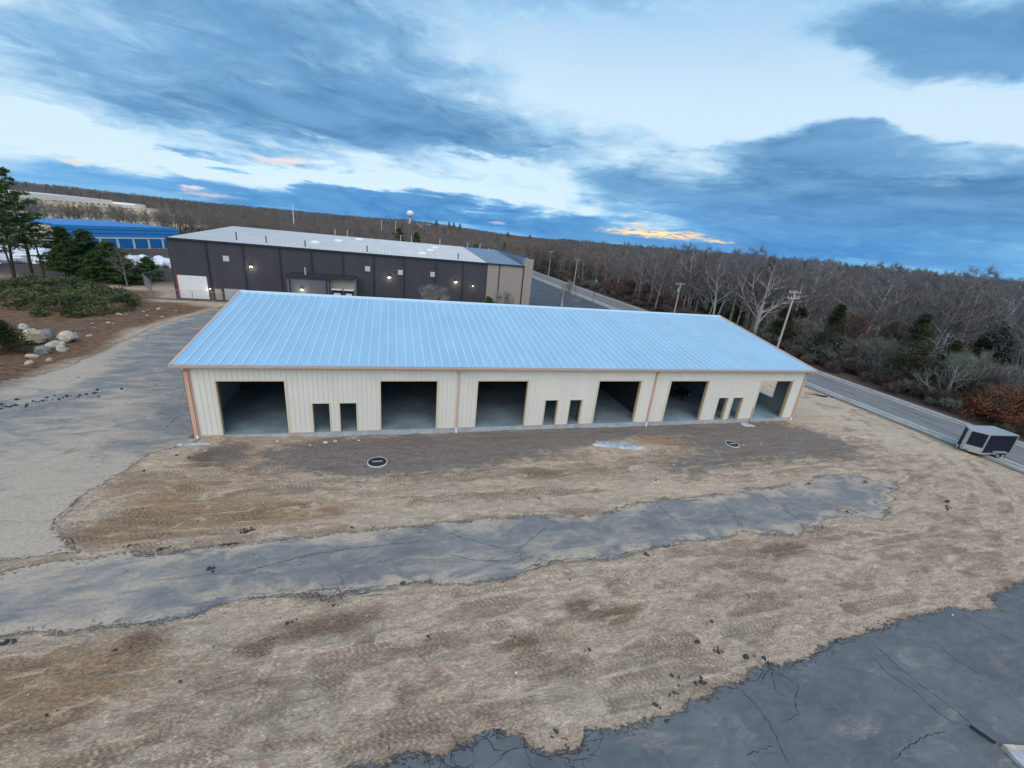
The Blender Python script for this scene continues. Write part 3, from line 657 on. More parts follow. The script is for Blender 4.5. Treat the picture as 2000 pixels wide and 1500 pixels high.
# downspouts, their white stubs
for xx in (.16,16.72,33.1,L-.16):
    ds=MB(); ds.tube((xx,-OY-.08,EZ-.17),(xx,-OY-.08,EZ-.25),.05); ds.tube((xx,-OY-.08,EZ-.25),(xx,-.11,EZ-.5),.05); ds.box(xx-.05,xx+.05,-.15,-.06,.02,EZ-.48)
    part('downspout',ds,'copper'); part('drain_pipe',MB().tube((xx,-.11,-.36),(xx,-.11,.06),.075,k=12),'pvc')
cf=MB(); cf.box(-.07,.30,-.055,-.035,0,WH-.02); cf.box(-.07,-.05,-.055,.3,0,WH-.02); part('corner_trim',cf,'copper')
cf=MB(); cf.box(L-.12,L+.06,-.055,-.035,0,WH-.02); cf.box(L+.045,L+.065,-.055,.2,0,WH-.02); part('corner_trim',cf,'trim')
# gable and back walls (right gable has an opening above a sill)
def gable(xx,holes,name,off):
    mb=MB(); ysb=sorted({0,DP,RY}|{c for h_ in holes for c in h_[:2]})
    zt=lambda y:EZ-.12+SL*(min(y,2*RY-y)+OY)
    for a,b in zip(ysb[:-1],ysb[1:]):
        mid=(a+b)/2; segs=[(0,None)]
        for ha,hb,z0,z1 in holes:
            if ha<mid<hb: segs=[(0,z0),(z1,None)]
        for s0,s1 in segs:
            for xo in (xx,xx+off):
                mb.quad((xo,a,s0),(xo,b,s0),(xo,b,zt(b) if s1 is None else s1),(xo,a,zt(a) if s1 is None else s1))
    part(name,mb,'liner'); return mb
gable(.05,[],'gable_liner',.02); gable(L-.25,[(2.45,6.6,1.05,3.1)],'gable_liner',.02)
mbp=MB(); y=0
zt=lambda y:EZ-.12+SL*(min(y,2*RY-y)+OY)
for xx,sg,holes in ((0,-1,[]),(L,1,[(2.45,6.6,1.05,3.1)])):
    y=0
    while y<DP-.01:
        y1=min(y+PITCH*3,DP); mb=MB(); c=sorted({y,y1}|{q_ for h_ in holes for q_ in h_[:2] if y<q_<y1})
        for a,b in zip(c[:-1],c[1:]):
            seg=[(0.02,zt(max(a,b)) if b<=RY else zt(b))]
            for ha,hb,z0,z1 in holes:
                if ha<(a+b)/2<hb: seg=[(.02,z0),(z1,zt(a))]
            for s0,s1 in seg: ribbed(mb,a,b,s0,s1,lambda x,o,z:(xx+sg*o,x,z))
        part('wall_panel',mb,'wall'); y=y1
wf=MB(); wf.box(L-.27,L+.06,2.41,6.64,1.0,1.05); wf.box(L-.27,L+.06,2.41,2.45,1.05,3.1); wf.box(L-.27,L+.06,6.6,6.64,1.05,3.1); wf.box(L-.27,L+.06,2.41,6.64,3.1,3.15)
part('opening_frame',wf,'white')
part('back_wall',MB().box(0,L,DP-.05,DP,0,WH),'liner')
for a in (16.45,32.9): part('partition_wall',MB().box(a-.06,a+.06,.25,DP-.06,0,5.0),'under')
for xx in (.28,16.45,32.9,L-.5):
    for yy_ in (8.3,17.5): 
        if xx in(.28,L-.5): part('column',MB().box(xx-.12,xx+.12,yy_-.12,yy_+.12,0,5.9),'steel')
for yy_ in (.45,): 
    for xx in (10.5,17.3,26.9,33.8,43.6): part('column',MB().box(xx-.1,xx+.1,yy_,yy_+.25,0,4.7),'steel')
# ------------------------------------------------------------------ dark warehouse behind
H=8.62; FY=48.12
DW=thing('warehouse',(8,FY,-.3),'long charcoal warehouse with pale low metal roof behind the cream building','building')
DW_loc=Vector((8,FY,-.3))
def dp(name,mb,m,parent=None):
    mb.v=[(a-8,b-FY,c+.3) for a,b,c in mb.v]; return mb.build(name,MT[m],parent or DW)
bx=[-20,-15.11,-10.2,-5.1,-.5,4.3,9.1,14.1,19.4,24.2,28.75]
for a,b in zip(bx[:-1],bx[1:]):
    mb=MB(); n=int((b-a)/.3)
    for k in range(n):
        u=a+(b-a)*k/n; v=a+(b-a)*(k+1)/n; mb.quad((u,FY,-.35),(v-.06,FY,-.35),(v-.06,FY,H),(u,FY,H)); mb.quad((v-.06,FY,-.35),(v-.03,FY-.03,-.35),(v-.03,FY-.03,H),(v-.06,FY,H)); mb.quad((v-.03,FY-.03,-.35),(v,FY,-.35),(v,FY,H),(v-.03,FY-.03,H))
    dp('wall_panel',mb,'dark')
for a,b in ((28.75,30.94),(30.94,35.6)): dp('wall_panel',MB().box(a,b,FY-.02,FY,-.35,H-.1),'beige')
dp('corner_pier',MB().box(35.62,37.2,FY-.35,FY+1.2,-.35,10.0),'beige')
for a in bx[1:-1]: dp('downspout',MB().box(a-.09,a+.09,FY-.16,FY-.035,-.3,H-.1),'darktrim')
dp('downspout',MB().box(30.86,31.0,FY-.16,FY-.03,-.3,H-.1),'darktrim'); dp('downspout',MB().box(35.45,35.6,FY-.16,FY-.03,-.3,H-.1),'darktrim')
BY,RRY,RRZ,BZ=92,77,9.95,9.2
dp('fascia',MB().box(-20.1,35.6,FY-.28,FY-.17,H-.12,H+.12),'darktrim')
nr=80
for i in range(nr):
    a=-20+(48.4)*i/nr; b=-20+48.4*(i+1)/nr; mb=MB()
    mb.quad((a,FY-.15,H+.1),(b,FY-.15,H+.1),(b,RRY,RRZ),(a,RRY,RRZ)); mb.quad((a,RRY,RRZ),(b,RRY,RRZ),(b,BY,BZ),(a,BY,BZ))
    mb.box(b-.05,b+.01,FY-.15,FY-.12,H+.1,H+.18)
    mb.quad((b-.07,FY-.15,H+.1),(b-.03,FY-.15,H+.19),(b-.03,RRY,RRZ+.09),(b-.07,RRY,RRZ)); mb.quad((b-.03,FY-.15,H+.19),(b+.01,FY-.15,H+.1),(b+.01,RRY,RRZ),(b-.03,RRY,RRZ+.09))
    dp('roof_panel',mb,'lroof')
mb=MB().quad((28.4,FY-.15,H-.02),(35.7,FY-.15,H-.02),(36.8,RRY,RRZ),(28.4,RRY,RRZ)).quad((28.4,RRY,RRZ),(36.8,RRY,RRZ),(36.8,BY,BZ),(28.4,BY,BZ)); dp('low_roof',mb,'broof')
dp('parapet',MB().box(36.7,37.0,FY+1.2,78,-.3,10.15),'broof'); dp('parapet_cap',MB().box(36.6,37.15,FY-.38,78,10.15,10.28),'darktrim')
dp('end_wall',MB().box(37.0,37.15,FY+1.2,BY,-.3,9.0),'beige')
dp('end_wall',MB().box(-20.05,-19.95,FY,BY,-.3,8.8),'dark'); dp('back_wall',MB().box(-20,37,BY-.05,BY,-.3,9.1),'dark')
for (a,z) in ((-12.58,6.23),(8.13,6.19),(13.47,5.98),(18.95,6.02)):
    v=dp('vent',MB().box(a-.42,a+.42,FY-.12,FY-.04,z-.42,z+.42),'louver')
    mb=MB()
    for k in range(6): mb.box(a-.38,a+.38,FY-.16,FY-.13,z-.36+k*.13,z-.30+k*.13)
    dp('louver',mb,'white',v)
def wall_lamp(a,z,yy=FY,s=1):
    l=dp('wall_lamp',MB().box(a-.2*s,a+.2*s,yy-.3,yy-.05,z+.02,z+.2),'darktrim')
    dp('lens',MB().box(a-.16*s,a+.16*s,yy-.33,yy-.12,z-.14*s,z+.015),'glow',l)
    ld=bpy.data.lights.new('lamp_light','POINT'); ld.energy=25*s; ld.color=(1,.8,.5); ld.shadow_soft_size=.15
    lo=bpy.data.objects.new('lamp_light',ld); COL.objects.link(lo); lo.parent=DW; lo.location=Vector((a,yy-.6,z-.2))-DW_loc
for a,z in ((-9.25,5.33),(11.6,5.08),(23.06,5.04)): wall_lamp(a,z)
wall_lamp(26.17,4.51,s=.4); wall_lamp(-15.3,1.5,s=.35)
# white roll-up door with slats
rd=dp('roll_up_door',MB().box(-19.45,-15.6,FY-.05,FY-.01,-.2,3.3),'white')
mb=MB()
for k in range(14): mb.box(-19.42,-15.63,FY-.075,FY-.052,-.18+k*.25,-.18+k*.25+.21)
dp('door_slats',mb,'white',rd); dp('door_jamb',MB().box(-19.62,-19.46,FY-.1,FY,-.2,3.3),'redstripe',rd)
dp('side_door',MB().box(-14.7,-13.8,FY-.06,FY-.01,-.2,1.5),'beige'); dp('side_door',MB().box(-13.4,-11.3,FY-.06,FY-.01,-.2,1.6),'louver'); dp('side_door',MB().box(-11.2,-10.4,FY-.06,FY-.01,-.2,1.6),'louver')
# annex
ay=43.6
an=dp('annex',MB().box(-3.4,2.55,ay,FY-.1,-.3,4.45),'beige2')
dp('annex_side',MB().box(2.56,6.35,44.6,FY-.1,-.3,4.75),'beige',an)
mb=MB(); mb.box(-3.5,6.4,ay-.05,FY-.05,4.76,4.9); dp('annex_roof',mb,'darktrim',an)
dp('annex_fascia',MB().box(-3.5,2.7,ay-.12,ay-.01,4.45,4.76),'darktrim',an)
for a in (-3.0,2.2): dp('downspout',MB().box(a-.08,a+.08,ay-.2,ay-.13,-.3,4.5),'darktrim',an)
dp('vent_pipe',MB().tube((-.9,44.6,5.0),(-.9,44.6,6.1),.12,k=8),'louver',an); 
for a,b in ((2.9,4.4),(4.7,6.1)):
    dk=dp('dock_shelter',MB().box(a,b,44.0,44.58,.2,3.0),'darktrim'); dp('awning',MB().box(a-.05,b+.05,43.6,44.6,3.01,3.15),'skylight',dk); dp('dock_door',MB().box(a+.25,b-.25,43.94,43.99,.2,2.5),'white',dk)
wall_lamp(-1.3,2.9,ay)
# skylights
for a,yy_ in ((-1.0,56.5),(2.2,63),(5.5,70),(17.5,53),(19.5,60),(21,66.5)):
    z=H+.1+(RRZ-H-.1)*(yy_-FY)/(RRY-FY); n=MB(); n.lathe([(0.9,0),(.88,.25),(.6,.45),(.2,.52),(0.01,.53)],16,c=(a,yy_,z)); dp('skylight',n,'skylight')
for a,yy_,hh in ((-12,52,1.2),(-7.5,51,1.1),(-1.6,50,1.0),(8,50,1.0),(23.5,49.5,1.1),(0,76,1.4),(2.5,77,1.4),(14,77,1.4),(16.5,78,1.3),(23,77,1.3),(29.5,76,1.3),(32.5,76,1.3),(33,68,.9)):
    z=H+.1+(RRZ-H-.1)*(yy_-FY)/(RRY-FY); dp('vent_pipe',MB().tube((a,yy_,z-.1),(a,yy_,z+hh),.1,k=6),'louver' if yy_>60 else 'steel')

# ------------------------------------------------------------------ blue self-storage building, far warehouse, water tower, masts
u=Vector((.447,.894,0)); wv=Vector((-.894,.447,0)); P0=Vector((-66,104,0))
BS=thing('storage_building',(P0.x,P0.y,-.3),'low blue metal building with white framed blue doors and a cream gable end','building')
def bq(a,t,z): 
    p=P0+u*a+wv*t; return (p.x-P0.x,p.y-P0.y,z+.3)
def bbox(mb,a0,a1,t0,t1,z0,z1):
    n=len(mb.v); mb.v+=[bq(a,t,z) for z in (z0,z1) for t in (t0,t1) for a in (a0,a1)]
    for f in ((0,2,3,1),(4,5,7,6),(0,1,5,4),(2,6,7,3),(0,4,6,2),(1,3,7,5)): mb.f.append(tuple(n+i for i in f)); mb.m.append(0)
    return mb
mb=MB(); N=32
mb.quad(bq(0,0,2.9),bq(N,0,2.9),bq(N,1.2,5.6),bq(0,1.2,5.6)); mb.build('upper_roof',MT['bluem'],BS)
for z,t in ((3.8,.38),(4.7,.78)): bbox(MB(),0,N,t-.06,t,z,z+.07).build('seam_line',MT['darktrim'],BS)
mb=MB(); mb.quad(bq(0,1.2,5.6),bq(N,1.2,5.6),bq(N,14,5.65),bq(0,14,5.65)); mb.quad(bq(0,14,5.65),bq(N,14,5.65),bq(N,27,5.6),bq(0,27,5.6)); mb.build('roof',MT['bluem'],BS)
mb=MB(); n=0; mb.v=[bq(0,0,-.3),bq(0,0,2.9),bq(0,1.2,5.6),bq(0,14,5.7),bq(0,27,5.6),bq(0,27,-.3)]; mb.f=[(0,1,2,3,4,5)]; mb.m=[0]; mb.build('gable_wall',MT['cream2'],BS)
mb=MB()
for (t0,z0),(t1,z1) in (((0,2.9),(1.2,5.6)),((1.2,5.6),(14,5.7)),((14,5.7),(27,5.6))):
    n=len(mb.v); mb.v+=[bq(-.3,t0,z0-.05),bq(-.3,t1,z1-.05),bq(-.3,t1,z1+.2),bq(-.3,t0,z0+.2),bq(.1,t0,z0+.2),bq(.1,t1,z1+.2)]; mb.f+=[(n,n+1,n+2,n+3),(n+3,n+2,n+5,n+4)]; mb.m+=[0,0]
mb.build('rake_trim',MT['bluem'],BS)
bbox(MB(),0,N,.1,.3,-.3,2.9).build('front_wall',MT['white'],BS)
k=1.0
while k<N-4:
    d_=bbox(MB(),k,k+3.5,.02,.09,-.1,2.5).build('roll_up_door',MT['bluem'],BS); k+=4.2
bbox(MB(),0,N,-.05,.1,2.5,2.75).build('header',MT['white'],BS)
FW=thing('distant_warehouse',(-300,470,-.3),'very long pale flat roofed warehouse far off below the wooded hill','building')
a=Vector((-330,430,0)); b=Vector((-273,545,0)); d=(b-a).normalized(); nn=Vector((-d.y,d.x,0))
def fbox(a,b,dep,z0,z1,name,m):
    mb=MB(); c=[a,b,b+nn*dep,a+nn*dep]; o=Vector((-300,470,-.3))
    mb.v=[tuple(p+Vector((0,0,z))-o) for z in (z0,z1) for p in c]; mb.f=[(0,1,5,4),(1,2,6,5),(2,3,7,6),(3,0,4,7),(4,5,6,7)]; mb.m=[0]*5
    return mb.build(name,m,FW)
fm_=mat('far_warehouse_wall',(.80,.72,.68),.85,0,.03,.05)
fbox(a-d*60,b,90,-.5,6.6,'wall',fm_); fbox(a-d*60+nn*.2-Vector((0,0,0)),b+d*.3,90,6.6,6.9,'roof',MT['lroof'])
fbox(b+d*1,b+d*24+nn*2,30,-.5,3.6,'annex',fm_)
fbox(b+d*24+nn*1.5,b+d*36+nn*2,30,-.5,5.0,'annex',fm_)
for k in range(10):
    p=b-d*(4+k*5.4); fbox(p-nn*.2,p+d*2.2-nn*.2,.15,0,2.4,'dock_door',MT['darktrim'])
azT=math.radians(2.15); rT=900; tx,ty=12.1+math.sin(azT)*rT,-28+math.cos(azT)*rT
WT=thing('water_tower',(tx,ty,15),'pale round water tower standing on the wooded ridge','water tower')
tz=14.05+rT*math.tan(math.radians(1.12))-15
mb=MB(); mb.lathe([(6.9*math.sin(t),tz-6.3*math.cos(t)) for t in np.linspace(.05,PI-.02,14)],24); mb.build('tank',MT['white'],WT,True)
MB().lathe([(4.5,-8),(2.2,2),(2.0,tz-6),(4.5,tz-5)],16).build('pedestal',MT['white'],WT,True)
def at(azd,r): a=math.radians(azd); return (12.145+math.sin(a)*r,-28+math.cos(a)*r)
def mast(azd,r,eltop,elbot,rad,label):
    x_,y_=at(azd,r); zt_=14.05+r*math.tan(math.radians(eltop)); z0=max(-1,gh(x_,y_)-1)
    t=thing('mast',(x_,y_,z0),label,'mast','thin pale masts rising from the woods')
    MB().tube((0,0,0),(0,0,zt_-z0),rad,rad*.7,k=6).build('pole',MT['white'],t); MB().tube((0,0,zt_-z0-.4),(0,0,zt_-z0),rad*1.5,k=6).build('cap',MT['white'],t)
mast(-11.0,260,.75,-2,.30,'tall thin pale mast left of the water tower, highest of the three')
mast(-1.3,330,.05,-1,.2,'short thin mast in the woods, left of the shorter pair by the tower')
mast(.4,330,.15,-1,.2,'short thin mast in the woods just left of the water tower')

# ------------------------------------------------------------------ trees
def rot_about(v,ax,a): return Matrix.Rotation(a,3,ax)@v
class Tree:
    def __init__(s,seed,H,spread=.45,limbs=11,lean=0,trunk_frac=.34,fork=1,tw=.020,sub=5,twn=6,tl=.7,mt=None,trad=.018,up=.35):
        r=s.r=random.Random(seed); s.t=MB(); s.c=MB(); s.tw=tw; s.sub=sub; s.twn=twn; s.tl=tl; s.H=H; s.up=up
        for f in range(fork):
            d=Vector((lean+r.uniform(-.05,.05)+(f-(fork-1)/2)*.28,r.uniform(-.12,.12)*(fork>1),1)).normalized(); p=Vector(((f-(fork-1)/2)*.25,0,-.3)); n=9; rad=H*trad; hh=H*(1-.04*f)
            pts=[p.copy()]
            for i in range(n):
                d=(d+Vector((r.uniform(-.07,.07),r.uniform(-.07,.07),.05))).normalized(); p=p+d*(hh*.93/n); pts.append(p.copy())
            for i in range(n):
                r0=rad*(1-i/n)**.8+.012; r1=rad*(1-(i+1)/n)**.8+.012
                s.t.tube(pts[i],pts[i+1],r0,r1,5,cap=False)
            for k in range(limbs):
                fr=trunk_frac+(1-trunk_frac)*(k+.5)/limbs*.98; idx=fr*n; i=min(int(idx),n-1); bp=pts[i].lerp(pts[i+1],idx-i)
                a=k*2.4+r.uniform(-.5,.5); ln=hh*spread*(1.08-fr)*r.uniform(.8,1.15)+.5
                bd=Vector((math.cos(a),math.sin(a),r.uniform(.45,1.0))).normalized()
                s.limb(bp,bd,ln,rad*(1-fr)**.8*.55+.012,1)
    def limb(s,p,d,ln,rad,lv):
        r=s.r; n=4 if lv==1 else 3; step=ln/n; tgt=s.t
        pts=[p.copy()]
        for i in range(n):
            d=(d+Vector((r.uniform(-.22,.22),r.uniform(-.22,.22),r.uniform(-.05,.25)*s.up*2))).normalized(); p=p+d*step; pts.append(p.copy())
        for i in range(n):
            r0=rad*(1-i/n*.8); r1=rad*(1-(i+1)/n*.8)
            if lv<=2: tgt.tube(pts[i],pts[i+1],max(r0,.01),max(r1,.008),4 if lv==1 else 3,cap=False)
            else: s.ribbon(pts[i],pts[i+1],max(.013,r0))
        if lv<3:
            for k in range(s.sub+(1 if lv==1 else 0)):
                fr=.25+.75*(k+r.random())/s.sub; fr=min(fr,.99); idx=fr*n; i=int(idx); bp=pts[i].lerp(pts[i+1],idx-i)
                a=r.uniform(0,2*PI); o=d.orthogonal().normalized(); o=rot_about(o,d,a)
                bd=(d*.8+o*.85+Vector((0,0,.25))).normalized()
                s.limb(bp,bd,ln*.48*r.uniform(.7,1.2),rad*.45,lv+1)
        else:
            for k in range(s.twn):
                fr=r.uniform(.1,1); idx=min(fr*n,n-.01); i=int(idx); bp=pts[i].lerp(pts[i+1],idx-i)
                bd=(d+Vector((r.uniform(-1,1),r.uniform(-1,1),r.uniform(-.4,.9)))).normalized()
                s.ribbon(bp,bp+bd*s.tl*r.uniform(.5,1.2),s.tw*.5,tip=True)
    def ribbon(s,a,b,wd,tip=False):
        v=(b-a); o=v.cross(Vector((s.r.uniform(-1,1),s.r.uniform(-1,1),s.r.uniform(-1,1))))
        if o.length<1e-6: return
        o=o.normalized()*wd
        if tip: s.c.tri(tuple(a+o),tuple(a-o),tuple(b))
        else: s.c.quad(tuple(a+o),tuple(a-o),tuple(b-o*.7),tuple(b+o*.7))
def tufts(mb,c,rad,n,size,r,flat=.6,mi=0):
    for k in range(n):
        d=Vector((r.gauss(0,1),r.gauss(0,1),r.gauss(0,1)*flat)); 
        if d.length<1e-4: continue
        p=c+d.normalized()*rad*(r.random()**.4)*Vector((1,1,flat)).length/1.5
        q_=Vector((r.uniform(-1,1),r.uniform(-1,1),r.uniform(-.5,.8))).normalized(); o=q_.cross(Vector((r.uniform(-1,1),r.uniform(-1,1),r.uniform(-1,1)))).normalized()
        s=size*r.uniform(.6,1.3); mb.tri(tuple(p-q_*s*.4+o*s*.2),tuple(p-q_*s*.4-o*s*.2),tuple(p+q_*s),mi)
def pine(seed,H,lean=0,crown=.55,rad=1.8,n=42,tn=70,size=.22,bare=.3):
    r=random.Random(seed); t=MB(); c=MB(); d=Vector((lean,r.uniform(-.05,.05),1)).normalized(); p=Vector((0,0,-.3)); pts=[p.copy()]
    for i in range(8): d=(d+Vector((r.uniform(-.05,.05),r.uniform(-.05,.05),.03))).normalized(); p=p+d*(H/8); pts.append(p.copy())
    for i in range(8): t.tube(pts[i],pts[i+1],H*.014*(1-i/8)+.03,H*.014*(1-(i+1)/8)+.02,6,cap=False)
    for k in range(n):
        fr=bare+(1-bare)*(k+.5)/n; i=min(int(fr*8),7); bp=pts[i].lerp(pts[i+1],fr*8-i); a=k*2.4+r.uniform(-.4,.4)
        ln=rad*(1.05-((fr-bare)/(1-bare))**1.3)*r.uniform(.55,1.2)+.25; bd=Vector((math.cos(a),math.sin(a),r.uniform(-.05,.4))).normalized(); e=bp+bd*ln
        t.tube(bp,e,.03,.012,3,cap=False)
        for s in (.45,.75,1.0): 
            if r.random()<.85: tufts(c,bp.lerp(e,s)+Vector((0,0,.08)),.26+ln*.15,int(tn*.45),size,r,.28)
    return t,c
def cedar(seed,H,rad,n=4200,size=.2):
    r=random.Random(seed); t=MB(); c=MB(); t.tube((0,0,-.3),(0,0,H*.9),H*.018,.02,5,cap=False)
    cl=[(r.uniform(0,2*PI),r.random()**.8,r.uniform(.55,1.1)) for _ in range(90)]
    for a,f,q_ in cl:
        z=.3+f*(H-.5); R=rad*(1-f)**.75*q_+.12; cc=Vector((math.cos(a)*R*.7,math.sin(a)*R*.7,z)); t.tube((0,0,z-.1),tuple(cc),.02,.01,3,cap=False)
        tufts(c,cc,.25+rad*.24*(1.15-f),n//90,size,r,1.1)
    return t,c
def mk(name,t,c,tm_,cm_,label,cat,group=None,loc=(0,0,0),rz=0,sc=1):
    o=thing(name,loc,label,cat,group,rz); o.scale=(sc,)*3
    o1=obj('trunk',t.mesh('trunk',tm_),o); o2=obj('crown',c.mesh('crown',cm_),o); return o
variants=[]
specs=[(1,13,.46,11,TW['grey'],BARK,{}),(2,14.5,.40,12,TW['grey'],BARK,{}),(3,12,.5,10,TW['brown'],BARK,{}),(4,12.5,.44,11,TW['brown'],BARKD,dict(fork=2,limbs=7)),(5,13.5,.42,11,TW['grey'],BARKP,dict(lean=.08)),(6,9,.5,10,TW['red'],BARKD,dict(fork=2,limbs=6,tw=.024))]
for sd_n,Hh,sp,li,tw_,bk,kw in specs:
    kw=dict(kw); li=kw.pop('limbs',li)
    T=Tree(sd_n,Hh,sp,li,**kw); variants.append((T.t.mesh('trunk',bk),T.c.mesh('crown',tw_),Hh,T,(bk,tw_)))
# combined meshes for the far wood
srcs=bpy.data.collections.new('wood_sources')
def combined(T,mats,name):
    mb=MB(); mb.v=T.t.v+T.c.v; n=len(T.t.v); mb.f=T.t.f+[tuple(i+n for i in f) for f in T.c.f]; mb.m=[0]*len(T.t.f)+[1]*len(T.c.f)
    return mb.mesh(name,list(mats))
for i,(a_,b_,Hh,T,mats) in enumerate(variants):
    o=bpy.data.objects.new('tree_source',combined(T,mats,'tree_source')); o.name='tree_source_%d'%i; srcs.objects.link(o)
rr=random.Random(11)
def treetype(x_,y_,r):
    azd=math.degrees(math.atan2(x_-12,y_+28))
    if azd<20: return r.choice([2,3,2,3,0,2])
    if r.random()<.06: return 5
    return r.choice([0,1,0,1,4,0,1,2]) if azd>30 else r.choice([0,2,3,1])
def allowed(x_,y_):
    if 60<x_<73.5 and y_<620: return False
    r=math.hypot(x_-12,y_+28)
    azv=math.degrees(math.atan2(x_-12,y_+28))
    if x_>73.5 and abs(azv-65.6)<2.2 and r<108: return False
    if x_>73.5: return not (x_<86+3*math.sin(y_/7) and y_<30)
    if y_<100 and x_>-34: return False
    if 36<x_<62.5 and y_<121: return False
    if x_<-20 and y_<135+ (x_+60)*.4: return False
    if x_<-30 and y_<178 and x_<-45: return False
    return True
def scal(x_,y_,r):
    azd=math.degrees(math.atan2(x_-12,y_+28)); d=math.hypot(x_-12,y_+28)
    s=np.interp(azd,[-35,10,18,24,35,45,90],[.72,.74,.88,1.04,1.08,1.16,1.18])
    if d<130 and azd>38: s*=1.04
    return s*r.uniform(.78,1.1)
pts=[]; rad_=70.0
while rad_<2100:
    s=max(5.0,rad_*.0175); nn_=int(math.radians(118)*rad_/s)
    for k in range(nn_):
        azd=-44+118*(k+rr.random())/nn_; r_=rad_+rr.uniform(-.5,.5)*s; a_=math.radians(azd)
        x_,y_=12.1+math.sin(a_)*r_,-28+math.cos(a_)*r_
        if allowed(x_,y_): pts.append((x_,y_,r_))
    rad_+=s
# extra close rank along the road, right of the photo
for k in range(110):
    x_=rr.uniform(88,108) if k%2 else rr.uniform(76,96); y_=rr.uniform(-40,30) if k%2 else rr.uniform(34,80); pts.append((x_,y_,math.hypot(x_-12,y_+28)))
fa=np.array([(p[0],p[1]) for p in pts]); ins=sdf(PFIELD,fa[:,0],fa[:,1]); bl_=sdf([(-95,95),(-62,90),(-35,150),(-60,190),(-130,180)],fa[:,0],fa[:,1])
pts=[p for p,i_,j_ in zip(pts,ins,bl_) if i_<0 and j_<0]
wt_=[(tx-14,ty-60,tx+14,ty+10)]
pts.sort(key=lambda p:p[2])
def inview(x_,y_):
    v=Vector((x_,y_,6))-CP; z=v.dot(F)
    return z>0 and abs(v.dot(Rv)/z)<1.26
clusters=[]
vis=[p for p in pts if inview(p[0],p[1])]; near_=vis[:290]; ns=set(id(p) for p in near_)
protos=[]
for i,(tm_,cm_,Hh,T,mats) in enumerate(variants): protos.append((tm_,cm_))
LBL='bare grey deciduous tree among the woods beyond the road'
first={}
for p in near_:
    x_,y_,r_=p; k=treetype(x_,y_,rr); sc=scal(x_,y_,rr)*rr.choice([1,1,1,.8]); loc=(x_,y_,gh(x_,y_)); rz=rr.uniform(0,6.28)
    side='beyond the road' if x_>72 else 'behind the charcoal warehouse'
    kind={0:'grey',1:'grey',2:'brown',3:'dark forked',4:'pale barked',5:'reddish'}[k]
    lab='bare %s deciduous tree in the woods %s'%(kind,side); grp='bare %s trees in the woods %s'%(kind,side)
    if k not in first:
        o=thing('bare_tree',loc,lab,'tree',grp,rz); obj('trunk',variants[k][0],o); obj('crown',variants[k][1],o); first[k]=o
    else:
        o=copy_tree(first[k]); o.location=loc; o.rotation_euler=(0,0,rz); o['label']=lab; o['group']=grp
    o.scale=(sc,sc,sc)
def gn_scatter(name,P,coll,seed=0,nvar=1):
    me=bpy.data.meshes.new(name); me.from_pydata([p[:3] for p in P],[],[])
    for nm,idx in (('rz',3),('scl',4)):
        at_=me.attributes.new(nm,'FLOAT','POINT'); at_.data.foreach_set('value',[float(p[idx]) for p in P])
    at_=me.attributes.new('vi','INT','POINT'); at_.data.foreach_set('value',[int(p[5]) for p in P])
    o=obj(name,me); ng=bpy.data.node_groups.new(name,'GeometryNodeTree')
    ng.interface.new_socket('Geometry',in_out='INPUT',socket_type='NodeSocketGeometry'); ng.interface.new_socket('Geometry',in_out='OUTPUT',socket_type='NodeSocketGeometry')
    gi=ng.nodes.new('NodeGroupInput'); gout=ng.nodes.new('NodeGroupOutput'); ci=ng.nodes.new('GeometryNodeCollectionInfo'); ci.inputs['Collection'].default_value=coll
    ci.inputs['Separate Children'].default_value=True; ci.inputs['Reset Children'].default_value=True
    ip=ng.nodes.new('GeometryNodeInstanceOnPoints'); ip.inputs['Pick Instance'].default_value=True
    def na(n_,ty):
        a=ng.nodes.new('GeometryNodeInputNamedAttribute'); a.data_type=ty; a.inputs[0].default_value=n_; return [s_ for s_ in a.outputs if s_.enabled and s_.name=='Attribute'][0]
    cx=ng.nodes.new('ShaderNodeCombineXYZ'); ng.links.new(na('rz','FLOAT'),cx.inputs[2])
    ng.links.new(gi.outputs[0],ip.inputs['Points']); ng.links.new(ci.outputs[0],ip.inputs['Instance']); ng.links.new(na('vi','INT'),ip.inputs['Instance Index'])
    ng.links.new(cx.outputs[0],ip.inputs['Rotation']); ng.links.new(na('scl','FLOAT'),ip.inputs['Scale']); ng.links.new(ip.outputs[0],gout.inputs[0])
    md=o.modifiers.new('scatter','NODES'); md.node_group=ng; tag(o,kind='stuff'); return o
PP=[]
for p in pts:
    if id(p) in ns: continue
    x_,y_,r_=p
    if abs(x_-tx)<22 and ty-70<y_<ty+10: continue
    PP.append((x_,y_,gh(x_,y_),rr.uniform(0,6.28),scal(x_,y_,rr),treetype(x_,y_,rr)))
wood=gn_scatter('woodland',PP,srcs); tag(wood,'bare grey brown winter woodland stretching to the horizon hills','woodland')
